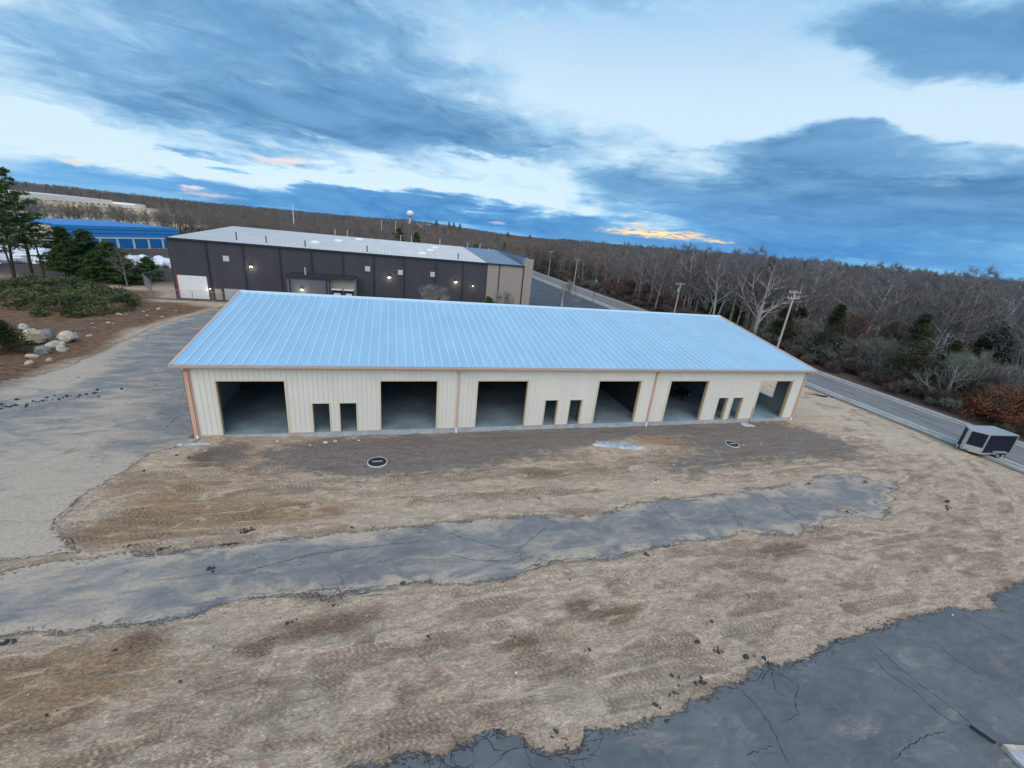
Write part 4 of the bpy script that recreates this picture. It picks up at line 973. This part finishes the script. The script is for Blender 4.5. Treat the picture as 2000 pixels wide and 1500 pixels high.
# undergrowth
us=bpy.data.collections.new('scrub_sources')
for i,(hh,m_) in enumerate(((2.6,LEAF['bramble']),(3.2,TW['grey']),(2.4,TW['red']),(2.8,TW['green']))):
    T=Tree(40+i,hh,.62,8,trunk_frac=.05,fork=3,sub=4,twn=5,tl=.45,tw=.022,trad=.01)
    o=bpy.data.objects.new('scrub_source_%d'%i,combined(T,(BARKD,m_),'scrub_source')); us.objects.link(o)
UP=[]
for k in range(2600):
    x_=72.6+abs(rr.gauss(0,12)); y_=rr.uniform(-50,260)
    UP.append((x_,y_,gh(x_,y_)-.1,rr.uniform(0,6.28),rr.uniform(.4,1.15)*(0.5 if x_<74 else (1.6 if (y_<30 and x_>77) else .8)),rr.choice([0,0,0,1,0,3,2])))
for k in range(900):
    x_=rr.uniform(-60,60); y_=rr.uniform(120,260)
    if allowed(x_,y_): UP.append((x_,y_,gh(x_,y_)-.1,rr.uniform(0,6.28),rr.uniform(.6,1.3),rr.choice([0,0,1,2])))
for k in range(260):
    a_=rr.uniform(-34,-8); r_=rr.uniform(170,560); x_,y_=at(a_,r_); 
    if sdf(PFIELD,np.array([x_]),np.array([y_]))[0]<0: UP.append((x_,y_,gh(x_,y_)-.1,rr.uniform(0,6.28),rr.uniform(.4,1.0),0))
tag(gn_scatter('undergrowth',UP,us),'tangled brown leafless brambles and scrub along the woods','undergrowth')
# distinct trees
T=Tree(61,14.5,.52,10,sub=6,twn=7,trunk_frac=.22,fork=2,trad=.019); mk('bare_tree',T.t,T.c,BARKP,TW['grey'],'large spreading pale bare tree beside the nearest utility pole','tree',None,(77.5,33.5,-1),.6,1.12)
T=Tree(62,11,.5,9,sub=6,twn=6,trunk_frac=.2,fork=3); mk('bare_tree',T.t,T.c,BARKP,TW['grey'],'pale bare tree with curved limbs right of the second utility pole','tree',None,(82,52,-1),.2,1.05)
T=Tree(63,6.5,.5,8,fork=4,trunk_frac=.12,trad=.012,up=.8); mk('bare_tree',T.t,T.c,BARKP,TW['green'],'low multi stemmed pale tree at the wood edge above the trailer road','tree',None,(76,2.6,-.5),.3,1.05)
T=Tree(64,6,.5,8,fork=3,trunk_frac=.1); mk('bare_tree',T.t,T.c,BARK,TW['green'],'greenish lichen covered shrubby tree left of the large dark cedar','tree',None,(78,12.5,-.6),1,1.05)
T=Tree(65,6.5,.5,9,fork=3,trunk_frac=.1); mk('bare_tree',T.t,T.c,BARK,TW['green'],'greenish lichen covered tree behind the low pale stems','tree',None,(80.5,4,-.8),2,1.1)
T=Tree(66,7,.5,9,fork=3,trunk_frac=.1,tw=.026); mk('bare_tree',T.t,T.c,BARKD,TW['red'],'reddish budding tree right of the nearest utility pole','tree',None,(85,22,-.8),1,1.2)
for i,(x_,y_,s_) in enumerate(((75,62,1.0),(77,69,1.1),(76,78,1.05),(79,72,1.2),(75,86,1),(76,56,.8))):
    if i==0:
        T=Tree(67,5.2,.55,9,fork=3,trunk_frac=.08,sub=6,tw=.026); mp=mk('bare_tree',T.t,T.c,BARKD,TW['red'],'dark red budding thicket tree beside the far road','tree','red budding thicket beside the far road',(x_,y_,-.5),0,s_)
    else:
        o=copy_tree(mp); o.location=(x_,y_,-.5); o.scale=(s_,)*3; o.rotation_euler=(0,0,i)
ct_,cc_=cedar(70,7.4,2.3); 
cm1=mk('cedar_tree',ct_,cc_,BARKD,LEAF['cedar'],'large dark conical cedar left of the greenish pale stems','tree',None,(75.8,7.8,-.5),0,1.36)
o=copy_tree(cm1); o.location=(76,18.5,-.8); o.scale=(1.3,)*3; o.rotation_euler=(0,0,1); o['label']='dark cedar just right of the nearest utility pole'
o=copy_tree(cm1); o.location=(78,5.0,-.8); o.scale=(1.05,)*3; o.rotation_euler=(0,0,2); o['label']='smaller dark cedar leaning against the large conical one'
ct2,cc2=cedar(71,6.5,3.0,4600,.24)
cm2=mk('cedar_tree',ct2,cc2,BARKD,LEAF['cedar'],'broad dark evergreen set back in the woods above the russet oak','tree',None,(99,11.5,-.8),0,1.45)
for x_,y_,s_,lb in ((77,39,1.15,'dark evergreen behind the nearest utility pole, low in the woods'),(75.8,27,1.2,'small dark evergreen at the wood edge behind the roof corner'),(79,47,1.15,'dark evergreen between the two nearer utility poles'),(86,62,.9,'dark evergreen right of the second utility pole'),(84,31,1.15,'dark evergreen deep behind the nearest utility pole')):
    o=copy_tree(cm2); o.location=(x_,y_,-.9); o.scale=(s_,)*3; o.rotation_euler=(0,0,x_); o['label']=lb
def oak(seed,R,Hh):
    r=random.Random(seed); T=Tree(seed,Hh,.6,9,fork=3,trunk_frac=.1); c=MB()
    for k in range(210):
        a=r.uniform(0,6.28); f=r.random(); cc=Vector((math.cos(a)*R*f**.5,math.sin(a)*R*f**.5,Hh*(.12+.8*(1-f*.6)*r.random()))); tufts(c,cc,.5,36,.17,r,.8)
    return T,c
T,c_=oak(80,3.4,4.6); ok=mk('oak_tree',T.t,c_,BARKD,LEAF['oak'],'russet leaved oak beyond the road, above the dark trailer','tree',None,(75.8,-3.6,-.5),0,1.25)
o=copy_tree(ok); o.location=(79.5,-5.6,-.5); o.rotation_euler=(0,0,2); o.scale=(1.1,)*3; o['label']='russet leaved oak at the right edge of the picture'
o=copy_tree(ok); o.location=(79,-.2,-.6); o.rotation_euler=(0,0,4); o.scale=(.8,)*3; o['label']='smaller sparse russet oak left of the larger two'
# trees between the two buildings
T=Tree(90,5.6,.42,9,fork=3,trunk_frac=.15,trad=.011,up=.9); mk('bare_tree',T.t,T.c,BARKP,TW['pale'],'small white limbed tree in front of the charcoal wall','tree',None,(18.4,39.5,-.3),0,1)
T=Tree(91,6,.45,9,fork=2,trunk_frac=.15,trad=.01); mk('bare_tree',T.t,T.c,BARK,TW['pale'],'thin bare tree in front of the dark car park','tree',None,(49,58,-.3),0,1)
T=Tree(92,5,.45,9,fork=2,trunk_frac=.15,trad=.01); mk('bare_tree',T.t,T.c,BARK,TW['pale'],'thin bare tree at the taupe end of the warehouse','tree',None,(30.5,41,-.3),0,1)
t_,c_=pine(93,4.3,0,rad=1.3,n=34,tn=60,bare=.1); mk('pine_tree',t_,c_,BARKD,LEAF['pine'],'small dark pine in front of the warehouse right end','tree',None,(28,40.5,-.3),0,1)
t_,c_=pine(94,10,0,rad=3.0,n=46,tn=70,size=.35,bare=.15); pj_=mk('pine_tree',t_,c_,BARKD,LEAF['pine'],'left of the two pines rising behind the warehouse roof','tree',None,(14.5,112,-.3),0,1.3)
for x_,y_,s_,lb in ((19.5,113,1.2,'right of the two pines rising behind the warehouse roof'),(43,135,.95,'low pine behind the right part of the warehouse roof'),(55,140,1.0,'narrow conifer behind the blue grey roof end')):
    o=copy_tree(pj_); o.location=(x_,y_,-.3); o.scale=(s_,)*3; o['label']=lb; o.rotation_euler=(0,0,x_)
o.scale=(.55,.55,1.1)
for i,(azd,r_) in enumerate(((5.4,820),(7.6,780),(8.4,770),(7.0,790),(14.6,700),(17.5,620))):
    x_,y_=at(azd,r_); o=copy_tree(pj_); o.location=(x_,y_,gh(x_,y_)); o.scale=(1.6,)*3; o['label']='distant dark pine on the wooded ridge'; o['group']='distant pines on the ridge'
x_,y_=at(-26.4,330); o=copy_tree(pj_); o.location=(x_,y_,gh(x_,y_)); o.scale=(.9,.9,.75); o['label']='lone small conifer at the edge of the tan field'
# pines on the left
lp=[(95,9.2,.02,(-45.3,60.8),2.2,.32,'tallest leaning pine at the left edge of the picture',1.8,BARKD),(96,9,-.02,(-42.4,58.8),1.9,.5,'slim tall pine next to the leftmost one',1.15,BARKD),
 (97,6.8,0,(-41.2,62.3),2.2,.12,'leftmost pine of the clump before the blue building',1.24,BARKD),(98,6.2,.0,(-37.2,61.4),2.4,.08,'middle pine of the clump before the blue building',1.34,BARKD),(99,5.6,0,(-33.4,60.2),2.7,.05,'bushy pine of the clump nearest the charcoal warehouse',1.22,BARKD),(100,4.2,0,(-30.5,64),2.0,.05,'low dark pine beside the chain link fence',1.0,BARKD),(101,6,0,(-38.6,57.2),1.8,.3,'pine with dead lower branches between the clump and the leaning pine',1.0,BARKD),(102,5.4,0,(-34.8,57.5),1.9,.12,'front pine of the clump before the blue building',.95,BARKD),(105,8.6,.06,(-44.8,56.5),2.2,.3,'leaning pine cut by the left edge of the picture',1.55,BARKD),(106,8.8,-.1,(-43,54),1.7,.55,'slender pine with long bare trunk at the far left',1.2,BARKD),(107,5.0,0,(-37.8,62.5),2.2,.08,'rear pine of the clump before the blue building',1.25,BARKD),(108,4.4,0,(-31.0,58.6),2.4,.03,'low bushy pine at the right foot of the clump',1.0,BARKD)]
for sd_n,Hh,ln,(x_,y_),rd_,br,lb,s_,bk in lp:
    t_,c_=pine(sd_n,Hh,ln,rad=rd_,n=(30 if Hh>8.5 else 62),tn=(90 if Hh>8.5 else 150),size=.24,bare=br); mk('pine_tree',t_,c_,bk,LEAF['pine'],lb,'tree',None,(x_,y_,gh(x_,y_)),0,s_)
ct3,cc3=cedar(103,2.6,1.8,3600,.16); mk('evergreen_shrub',ct3,cc3,BARKD,LEAF['cedar'],'dark evergreen shrub beside the boulders at the left edge','shrub',None,(-20.4,17.4,-.2),0,1.15)
o=copy_tree(bpy.data.objects['evergreen_shrub']); o.location=(-24,19.5,-.2); o.scale=(1.25,)*3; o['label']='dark evergreen shrub farther left and higher than the one by the boulders'; o.rotation_euler=(0,0,2)
for i,(x_,y_) in enumerate(((-50,60),(-38,66),(-55,66),(-43,66),(-30,56))):
    o=copy_tree(first[min(first)]) ; o.location=(x_,y_,-.3); o.scale=(.5,)*3; o['label']='small bare sapling among the left pines'; o['group']='bare saplings among the left pines'; o.rotation_euler=(0,0,i)
# brush pile of cut boughs
r=random.Random(5); mbb=MB(); mbs=MB(); bnd=[(-41,50.5),(-34,53),(-26,48),(-22.8,43.5),(-19.6,37.5),(-21.4,32.4),(-26.6,31.4),(-31.5,34.5),(-41,42)]
cnt=0
while cnt<330:
    x_=r.uniform(-41,-19); y_=r.uniform(31,54)
    s_=float(sdf(bnd,np.array([x_]),np.array([y_]))[0])
    if s_<.1: continue
    zz=min(1.7,s_*.7+.35)*r.uniform(.45,1.0); tufts(mbb,Vector((x_,y_,-.1+zz+.5*max(0,fbm(np.array([x_/3]),np.array([y_/3]),5)[0]))),.6,50,.34,r,.6); cnt+=1
    if cnt%5==0:
        a=r.uniform(-1.4,1.6); l_=r.uniform(1.5,4.5); mbs.tube((x_,y_,zz*.9),(x_+math.cos(a)*l_,y_+math.sin(a)*l_,zz*.9+r.uniform(-.5,.7)),.045,.015,4)
bp_=thing('brush_pile',(0,0,0),'long heap of cut green pine boughs left of the driveway','brush pile')
mbb.build('boughs',LEAF['cut'],bp_); mbs.build('branches',MT['deadwood'],bp_)['kind']='stuff'
bp_.children[0]['kind']='stuff'
# ------------------------------------------------------------------ utility poles and wires
def upole(x_,y_,top,label,arms=2,lean=0):
    z0=gh(x_,y_)-.2; t=thing('utility_pole',(x_,y_,z0),label,'utility pole',None); hh=top-z0
    MB().tube((0,0,0),(0,0,hh),.17,.12,8).build('pole',MT['wood'],t)
    for k in range(arms):
        MB().box(-1.2,1.2,-.06,.06,hh-.35-k*.9,hh-.22-k*.9).build('crossarm',MT['wood'],t)
        for q_ in (-1.05,-.45,.45,1.05): MB().tube((q_,0,hh-.22-k*.9),(q_,0,hh-.02-k*.9),.05,.03,6).build('insulator',MT['white'],t)
    return Vector((x_,y_,top))
p1=upole(72.2,23.5,10.0,'grey wooden utility pole nearest, rising behind the roof corner',2)
p2=upole(72.2,51,7.6,'wooden utility pole with a side bracket, second from the right',1)
p3=upole(72.2,107,8.2,'wooden utility pole with one crossarm above the parking lot',1)
p4=upole(72.2,133,9.2,'farthest small utility pole beside the warehouse end',1)
t2=[o for o in COL.objects if o.name.startswith('utility_pole')][1]
MB().tube((0,0,6.6),(-.9,0,6.0),.04,k=5).build('bracket',MT['wood'],t2); MB().tube((-.3,0,6.9),(-.3,0,6.2),.18,k=10).build('transformer',MT['louver'],t2)
wires=[]
def wire(a,b,sag=.6,r_=.022):
    mb=MB(); pr_=a
    for i in range(1,13):
        t=i/12; p=a.lerp(b,t); p.z-=sag*4*t*(1-t); mb.tube(pr_,p,r_,k=3,cap=False); pr_=p
    o=mb.build('wire',MT['wire']); tag(o,'thin dark overhead line strung between the utility poles','power line','overhead lines along the road')
p0=Vector((72.2,-12,10.2))
for a,b in ((p0,p1),(p1,p2),(p2,p3),(p3,p4)):
    for dx_,dz_ in ((-1,-.1),(1,-.1),(0,-2.2)): wire(a+Vector((dx_,0,dz_)),b+Vector((dx_,0,dz_)))
lp_=thing('light_pole',(49.16,60.25,-.33),'short white light pole in the dark car park','light pole'); MB().tube((0,0,0),(0,0,4.0),.14,.11,8).build('pole',MT['white'],lp_); MB().box(-.25,.25,-.2,.2,0,.35).build('base',MT['conc'],lp_)
lp_=thing('post',(60.5,67.5,-.4),'thin dark post on the car park edge near the road','post'); MB().tube((0,0,0),(0,0,5.6),.06,k=6).build('pole',MT['steel'],lp_); MB().box(-.2,.2,-.03,.03,5.3,5.7).build('plate',MT['louver'],lp_)
lp_=thing('sign_post',(74.3,25.5,-.4),'thin sign post across the road behind the roof corner','sign'); MB().tube((0,0,0),(0,0,2.6),.035,k=6).build('pole',MT['fence'],lp_); MB().box(-.25,.25,-.015,.015,2.0,2.6).build('plate',MT['white'],lp_)
# ------------------------------------------------------------------ trailer
TR=thing('cargo_trailer',(62.4,-7.3,-.34),'dark blue enclosed cargo trailer with silver trim parked by the kerb','trailer',None,math.radians(0))
def lbox(a,x0,x1,y0,y1,z0,z1,name,m,par=TR): return MB().box(x0,x1,y0,y1,z0,z1).build(name,MT[m],par)
# nose is a flat V wedge pointing -x; long side faces the camera
hw,ln_,zb,zt2=1.1,4.3,.45,2.35
nose=-1.0; X0,X1=-1.1,2.7
outl=[(X0,-hw),(X1,-hw),(X1,hw),(X0,hw),(X0+nose,0)]
def prism(outl,z0,z1,name,m):
    mb=MB(); n=len(outl); mb.v=[(a,b,z0) for a,b in outl]+[(a,b,z1) for a,b in outl]
    mb.f=[tuple(reversed(range(n))),tuple(range(n,2*n))]+[(i,(i+1)%n,n+(i+1)%n,n+i) for i in range(n)]; mb.m=[0]*len(mb.f); return mb.build(name,MT[m],TR)
prism(outl,zb,zt2,'body','black'); 
grow=[(X0-.02,-hw-.04),(X1+.04,-hw-.04),(X1+.04,hw+.04),(X0-.02,hw+.04),(X0+nose-.06,0)]
prism(grow,zt2,zt2+.09,'roof','alu'); prism(grow,zb-.14,zb+.02,'bottom_rail','alu')
for cx_,cy_ in ((X0,-hw),(X1,-hw),(X1,hw),(X0,hw)): MB().box(cx_-.05,cx_+.05,cy_-.04 if cy_<0 else cy_-.06,cy_+.06 if cy_<0 else cy_+.04,zb,zt2).build('corner_post',MT['alu'],TR)
MB().box(X0+nose-.08,X0+nose+.1,-.13,.13,zb,zt2).build('corner_post',MT['alu'],TR)
st=MB(); 
d1=Vector((nose,hw,0)).normalized(); n1=Vector((-hw,nose,0)).normalized()
for s in (-1,):
    a=Vector((X0,-hw,0)); b=Vector((X0+nose,0,0)); e=(b-a).normalized(); o_=Vector((e.y,-e.x,0))
    if o_.x>0: o_=-o_
    st.v=[tuple(q_+Vector((0,0,z))) for z in (zb-.12,zb+.5) for q_ in (a+o_*.03,b+o_*.03)]; st.f=[(0,1,3,2)]; st.m=[0]
st.build('stone_guard',MT['alu'],TR)
fd=MB(); fd.box(.4,1.9,-hw-.34,-hw-.02,.62,.70); fd.box(.3,.4,-hw-.34,-hw-.02,.40,.66); fd.box(1.9,2.0,-hw-.34,-hw-.02,.40,.66); fd.build('fender',MT['alu'],TR)
for xw in (.82,1.48):
    wl=MB(); wl.tube((xw,-hw-.28,.30),(xw,-hw-.06,.30),.30,k=18).build('tyre',MT['rubber'],TR); 
    MB().tube((xw,-hw-.30,.30),(xw,-hw-.275,.30),.15,k=12).build('rim',MT['alu'],TR)
tg=MB(); tg.tube((X0,-.6,.4),(X0+nose-1.0,0,.42),.05,k=4); tg.tube((X0,.6,.4),(X0+nose-1.0,0,.42),.05,k=4); tg.build('tongue',MT['steel'],TR)
MB().tube((X0+nose-.7,0,-.0),(X0+nose-.7,0,.75),.04,k=6).build('jack',MT['alu'],TR)
MB().box(X1+.01,X1+.04,-hw+.08,hw-.08,zb+.05,zt2-.05).build('rear_door',MT['black'],TR)
TR.rotation_euler=(0,0,math.radians(-7))
TR.scale=(.82,.82,.9)
TR.location=(62.4,-7.4,-.34)
# ------------------------------------------------------------------ yard items
def manhole(x_,y_,label,rx=.62):
    z=gh(x_,y_); t=thing('manhole',(x_,y_,z-.02),label,'manhole','open drain rings set in the soil')
    MB().lathe([(rx,-.05),(rx,.09),(rx-.05,.10),(rx-.07,.02)],28).build('ring',MT['conc'],t,False)
    MB().lathe([(rx-.06,.03),(rx-.08,.09),(.3,.10),(.01,.10)],28).build('cover',MT['iron'],t)
    MB().box(-.3,.3,-.04,.04,.10,.125).build('handle_bar',MT['louver'],t)
manhole(11.21,-4.04,'round black drain cover with white rim in front of the second big doorway'); manhole(38.64,-4.06,'round black drain cover with white rim in front of the fifth big doorway',.55)
# washed out concrete patch
def flatblob(name,cx_,cy_,rx,ry,m,label,cat,hh=.05,seed=1,rot=0):
    r=random.Random(seed); mb=MB(); z=gh(cx_,cy_)+.03; n=26; ring=[]
    ph=[r.uniform(0,6.28) for _ in range(4)]
    for j,(f,zz) in enumerate(((1.0,-.04),(.93,hh*.6),(.6,hh),(.25,hh*1.15))):
        for i in range(n):
            a=2*PI*i/n; k=1+.14*math.sin(2*a+ph[0])+.1*math.sin(3*a+ph[1])+.07*math.sin(5*a+ph[2])+r.uniform(-.04,.04)
            x_,y_=math.cos(a)*rx*k*f,math.sin(a)*ry*k*f; mb.v.append((x_*math.cos(rot)-y_*math.sin(rot),x_*math.sin(rot)+y_*math.cos(rot),zz+r.uniform(-.01,.01)))
    for j in range(3):
        for i in range(n): i2=(i+1)%n; mb.f.append((j*n+i,j*n+i2,(j+1)*n+i2,(j+1)*n+i)); mb.m.append(0)
    mb.f.append(tuple(3*n+i for i in range(n))); mb.m.append(0)
    o=mb.build(name,MT[m],None,True,(cx_,cy_,z)); tag(o,label,cat); return o
MT['wash']=mat('washout_concrete',(.36,.40,.44),.8,0,.35,2.2,bump=.8,bs=6)
flatblob('concrete_spill',28.7,-3.3,1.75,.62,'wash','pale grey spill of hardened concrete on the soil','concrete spill',.09,3,-.25)
flatblob('concrete_spill',.2,-.95,.8,.22,'wash','small pale concrete spill at the left corner of the slab','concrete spill',.04,4)
flatblob('metal_grate',60.2,5.6,1.5,.35,'stain','dark drain patch in the sand near the road','drain',.015,6,-.5)
t=thing('survey_stake',(43.47,-.75,gh(43.47,-.75)),'reddish rod standing in a white base before the right man doors','stake')
MB().tube((0,0,0),(-.12,0,1.85),.035,.03,6).build('rod',MT['rusty'],t); MB().lathe([(.62,-.05),(.6,.05),(.3,.08),(.01,.08)],18).build('base',MT['conc'],t)
t=thing('hose_bib',(49.75,2.2,gh(49.75,2.2)),'small orange cap beside the right end wall','marker'); MB().tube((0,0,0),(0,0,.5),.07,k=8).build('stub',MT['orange'],t); MB().tube((0,0,.5),(0,0,.6),.1,k=8).build('cap',MT['orange'],t)
def rock(name,x_,y_,s,m,label,cat,group=None,seed=0,flat=.7,sink=.2,hard=.25):
    r=random.Random(seed); mb=MB(); n1,n2=14,9
    P_=[Vector((r.uniform(-1,1),r.uniform(-1,1),r.uniform(-1,1))).normalized() for _ in range(17)]; off=[r.uniform(.55,.95) for _ in range(17)]
    sx,sy=r.uniform(.85,1.25),r.uniform(.8,1.1)
    for j in range(n2):
        th=PI*j/(n2-1)
        for i in range(n1):
            ph=2*PI*i/n1; v=Vector((math.sin(th)*math.cos(ph),math.sin(th)*math.sin(ph),math.cos(th))); rr_=1
            for p_,o_ in zip(P_,off):
                dd=v.dot(p_)
                if dd>.2: rr_=min(rr_,o_/dd)
            v=v*rr_; mb.v.append((v.x*sx*s,v.y*sy*s,v.z*flat*s))
    for j in range(n2-1):
        for i in range(n1): i2=(i+1)%n1; mb.f.append((j*n1+i,(j+1)*n1+i,(j+1)*n1+i2,j*n1+i2)); mb.m.append(0)
    o=mb.build(name,MT[m],None,False,(x_,y_,gh(x_,y_)+s*flat*(1-sink)-s*flat*.3)); tag(o,label,cat,group); o.rotation_euler=(0,0,r.uniform(0,6)); return o
rk=[(-18.7,21.6,1.0,'boulder','rounded white boulder, rightmost of the boulder pile'),(-20.9,22.6,.95,'boulderg','grey boulder behind and between the two pale ones'),(-20.6,20.3,1.15,'bouldt','large tan boulder in the middle of the pile'),(-18.2,19.2,.75,'boulder','low broken white rock in front of the rounded boulder'),(-18.1,17.4,.65,'boulderg','bluish grey rock below the tan boulder'),(-17.3,18.4,.5,'boulder','small pale rock at the right foot of the pile'),(-17.8,15.9,.42,'bouldt','small tan stone below the bluish rock'),(-18.6,13.4,.45,'bouldt','tan stone nearest the left edge'),(-16.8,13.9,.4,'bouldt','tan stone at the lawn edge, left of the other low one'),(-15.9,14.7,.4,'bouldt','yellowish stone farthest right along the drive edge'),(-24.3,25.5,.6,'boulder','pale stone behind the dark shrub, farthest left'),(-22.4,23.2,.6,'boulder','pale stone upper left of the tan boulder'),(-22.9,24.3,.45,'boulder','small pale stone highest in the pile')]
for i,(x_,y_,s,m,lb) in enumerate(rk): rock('boulder',x_,y_,s,m,lb,'boulder','boulder pile at the left',i+5,.78,.25)
ck=[(5.49,-9.65,.2),(5.7,-9.5,.16),(5.35,-9.4,.13),(5.0,-10.43,.17),(4.8,-10.4,.13),(5.3,-10.38,.1),(4.74,-11.83,.2),(8.35,-15.1,.16),(3.2,-15.21,.12),(-.23,-14.29,.2),(24.2,-14.16,.18),(22.69,-20.21,.2),(21.78,-19.75,.13),(21.5,-20.3,.12),(28.75,-8.14,.12),(48.67,-13.0,.22),(47.45,-13.67,.2),(47.77,-13.44,.16),(40.04,-9.79,.2),(44.9,-10.19,.18),(39.58,-12.85,.14),(20.6,-20.55,.14),(17.0,-20.6,.12),(12.5,-13.9,.12),(9.9,-14.6,.12),(10.2,-10.0,.12),(2.4,-10.3,.14),(2.7,-10.2,.1),(1.1,-9.9,.12),(-.2,-2.2,.14),(.6,-2.6,.1),(24.9,-18.1,.13),(23.6,-18.8,.16),(24.2,-19.3,.2),(25.1,-19.7,.22),(25.8,-19.9,.2),(19.2,-18.3,.12),(16.6,-17.2,.1),(27.6,-17.3,.1),(13.4,-16.6,.11)]
rc2=random.Random(77)
ck=[(a+rc2.gauss(0,.16)*(j>0),b+rc2.gauss(0,.09)*(j>0),c*(.6 if j==0 else rc2.uniform(.22,.42))) for a,b,c in ck for j in range(4)]
for i,(x_,y_,s) in enumerate(ck): rock('asphalt_chunk',x_,y_,s,'asphchunk','loose black lump of broken asphalt on the sandy yard','rubble','loose asphalt lumps on the yard',i+60,.75,.3)
r=random.Random(9)
for i in range(80): 
    x_=-12.2+r.gauss(0,2.4); y_=6.0+(x_+12.2)*.62+r.gauss(0,.38)
    rock('asphalt_chunk',x_,y_,r.uniform(.04,.13),'asphchunk' if r.random()<.8 else 'wash','broken asphalt slab piece in the black heap at the left edge','rubble','black rubble heap at the left edge',i+120,.8,.3)
for i,(x_,y_,s) in enumerate(((4.9,-.9,.14),(7.8,-1.0,.17),(8.4,-.9,.18),(6.9,-1.3,.1),(27.3,-2.6,.16),(1.2,-1.9,.12),(9.9,-.8,.1),(39.5,-4.3,.1),(41.4,-4.2,.13))): rock('pale_stone',x_,y_,s,'boulder','small pale stone lying near the building slab','stone','small pale stones near the slab',i+200,.5,.3)
for i in range(60):
    x_=r.uniform(-2,46); y_=r.choice([r.uniform(-20,-14.8),r.uniform(-9.5,-3)]); rock('pebble',x_,y_,r.uniform(.03,.075),'boulder' if r.random()<.6 else 'asphchunk','small pebble scattered on the sandy yard','stone','pebbles scattered on the yard',i+300,.6,.2)
# object at the lower right corner and black rod
t=thing('lift_deck',(32.15,-24.78,-.3),'pale flat deck corner with a tan edge at the lower right','platform',None,math.radians(-16)); 
MB().box(-.9,2.4,-1.6,.32,.02,.16).build('deck',MT['beigew'],t); MB().box(-.9,2.4,.325,.47,.0,.19).build('edge_board',MT['tape'],t)
t=tag(MB().tube((-.3,0,0),(.3,0,0),.05,k=8).build('rubber_rod',MT['rubber'],None,False,(31.2,-23.7,-.20)),'short black rod lying beside the pale deck','rod'); t.rotation_euler=(0,0,-1.25)
# machine inside the fifth doorway: small dark quad bike
QB=thing('quad_bike',(40.5,5.3,0),'dark quad bike parked inside behind the fifth big doorway','quad bike',None,math.radians(35))
for sx_ in (-.62,.62):
    for sy_ in (-.42,.42):
        MB().tube((sx_,sy_-.12,.3),(sx_,sy_+.12,.3),.3,k=18).build('wheel',MT['rubber'],QB); MB().tube((sx_,sy_+(.13 if sy_>0 else -.13),.3),(sx_,sy_+(.14 if sy_>0 else -.14),.3),.16,k=12).build('rim',MT['alu'],QB)
MB().box(-.7,.6,-.16,.16,.35,.72).build('body',MT['black'],QB); MB().box(-.6,.1,-.17,.17,.72,.86).build('seat',MT['rubber'],QB)
MB().box(-.95,-.35,-.55,.55,.62,.68).build('fender',MT['black'],QB); MB().box(.35,.95,-.55,.55,.62,.68).build('fender',MT['black'],QB)
MB().tube((.3,-.38,1.0),(.3,.38,1.0),.025,k=6).build('handlebar',MT['rubber'],QB); MB().tube((.5,0,.6),(.3,0,1.0),.04,k=6).build('steering_post',MT['rubber'],QB)
for s in (-.3,.3): MB().box(.93,.97,s-.07,s+.07,.6,.7).build('headlight',MT['white'],QB)
# white wrapped loads beyond the pines
r=random.Random(14)
for i in range(40):
    x_=-66+r.random()*34; y_=70+r.random()*28+ (x_+57)*.3; rock('wrapped_load',x_,y_,r.uniform(1.5,2.6),'tarp','white wrapped bulky load stored behind the left pines','wrapped load','white wrapped loads behind the pines',i+400,.7,.35)
# chain link fence by the roll-up door
def fence(pts_,hh,label):
    t=thing('chain_fence',(pts_[0][0],pts_[0][1],-.3),label,'fence'); o=Vector((pts_[0][0],pts_[0][1],0)); wm=MB()
    for a,b in zip(pts_[:-1],pts_[1:]):
        a=Vector((*a,0))-o; b=Vector((*b,0))-o; n=max(1,int((b-a).length/2.6))
        for k in range(n+1):
            p=a.lerp(b,k/n); MB().tube(p,p+Vector((0,0,hh)),.035,k=5).build('post',MT['fence'],t)
        MB().tube(a+Vector((0,0,hh)),b+Vector((0,0,hh)),.025,k=5).build('top_rail',MT['fence'],t)
        d=(b-a); l_=d.length; d=d/l_; s=.22; k=0.0
        while k<l_:
            for sg in (1,-1):
                e=k+sg*hh; q0=a+d*k; z1=hh
                if e>l_: z1=hh*(l_-k)/hh; e=l_
                if e<0: z1=k; e=0
                wm.tube(q0,a+d*e+Vector((0,0,z1)),.006,k=3,cap=False)
            k+=s
    wm.build('mesh_wire',MT['fence'],t)
fence([(-29.0,66),(-28.6,58),(-24.2,50.5),(-22.5,46.6)],2.1,'curved run of chain link fence left of the white roll-up door')
fence([(-22.4,46.4),(-17,45.9),(-11.5,45.4)],1.7,'straight chain link fence in front of the white roll-up door')
# loose logs and twigs on the red soil
for i,(x_,y_,a,l_) in enumerate(((-18.5,37,.15,7),(-21,30.5,.3,3),(-28,40,.4,6),(-17,32,1.2,2),(-19,25.5,.1,3),(-20,14.6,.4,2.2),(-33,38,.2,5))):
    o=MB().tube((-l_/2,0,0),(l_/2,0,.15),.06,.025,6).build('fallen_branch',MT['deadwood'],None,False,(x_,y_,gh(x_,y_)+.12)); o.rotation_euler=(0,0,a)
    tag(o,'bare fallen branch lying on the reddish soil by the drive','branch','fallen branches on the reddish soil')
for i in range(16):
    x_=r.uniform(-21,-15.5); y_=r.uniform(22,40); rock('pale_stone',x_,y_,r.uniform(.12,.3),'boulder','pale stone on the reddish soil bank','stone','pale stones on the reddish bank',i+500,.5,.3)
SC.render.engine='CYCLES'
SC.cycles.max_bounces=6; SC.cycles.diffuse_bounces=3
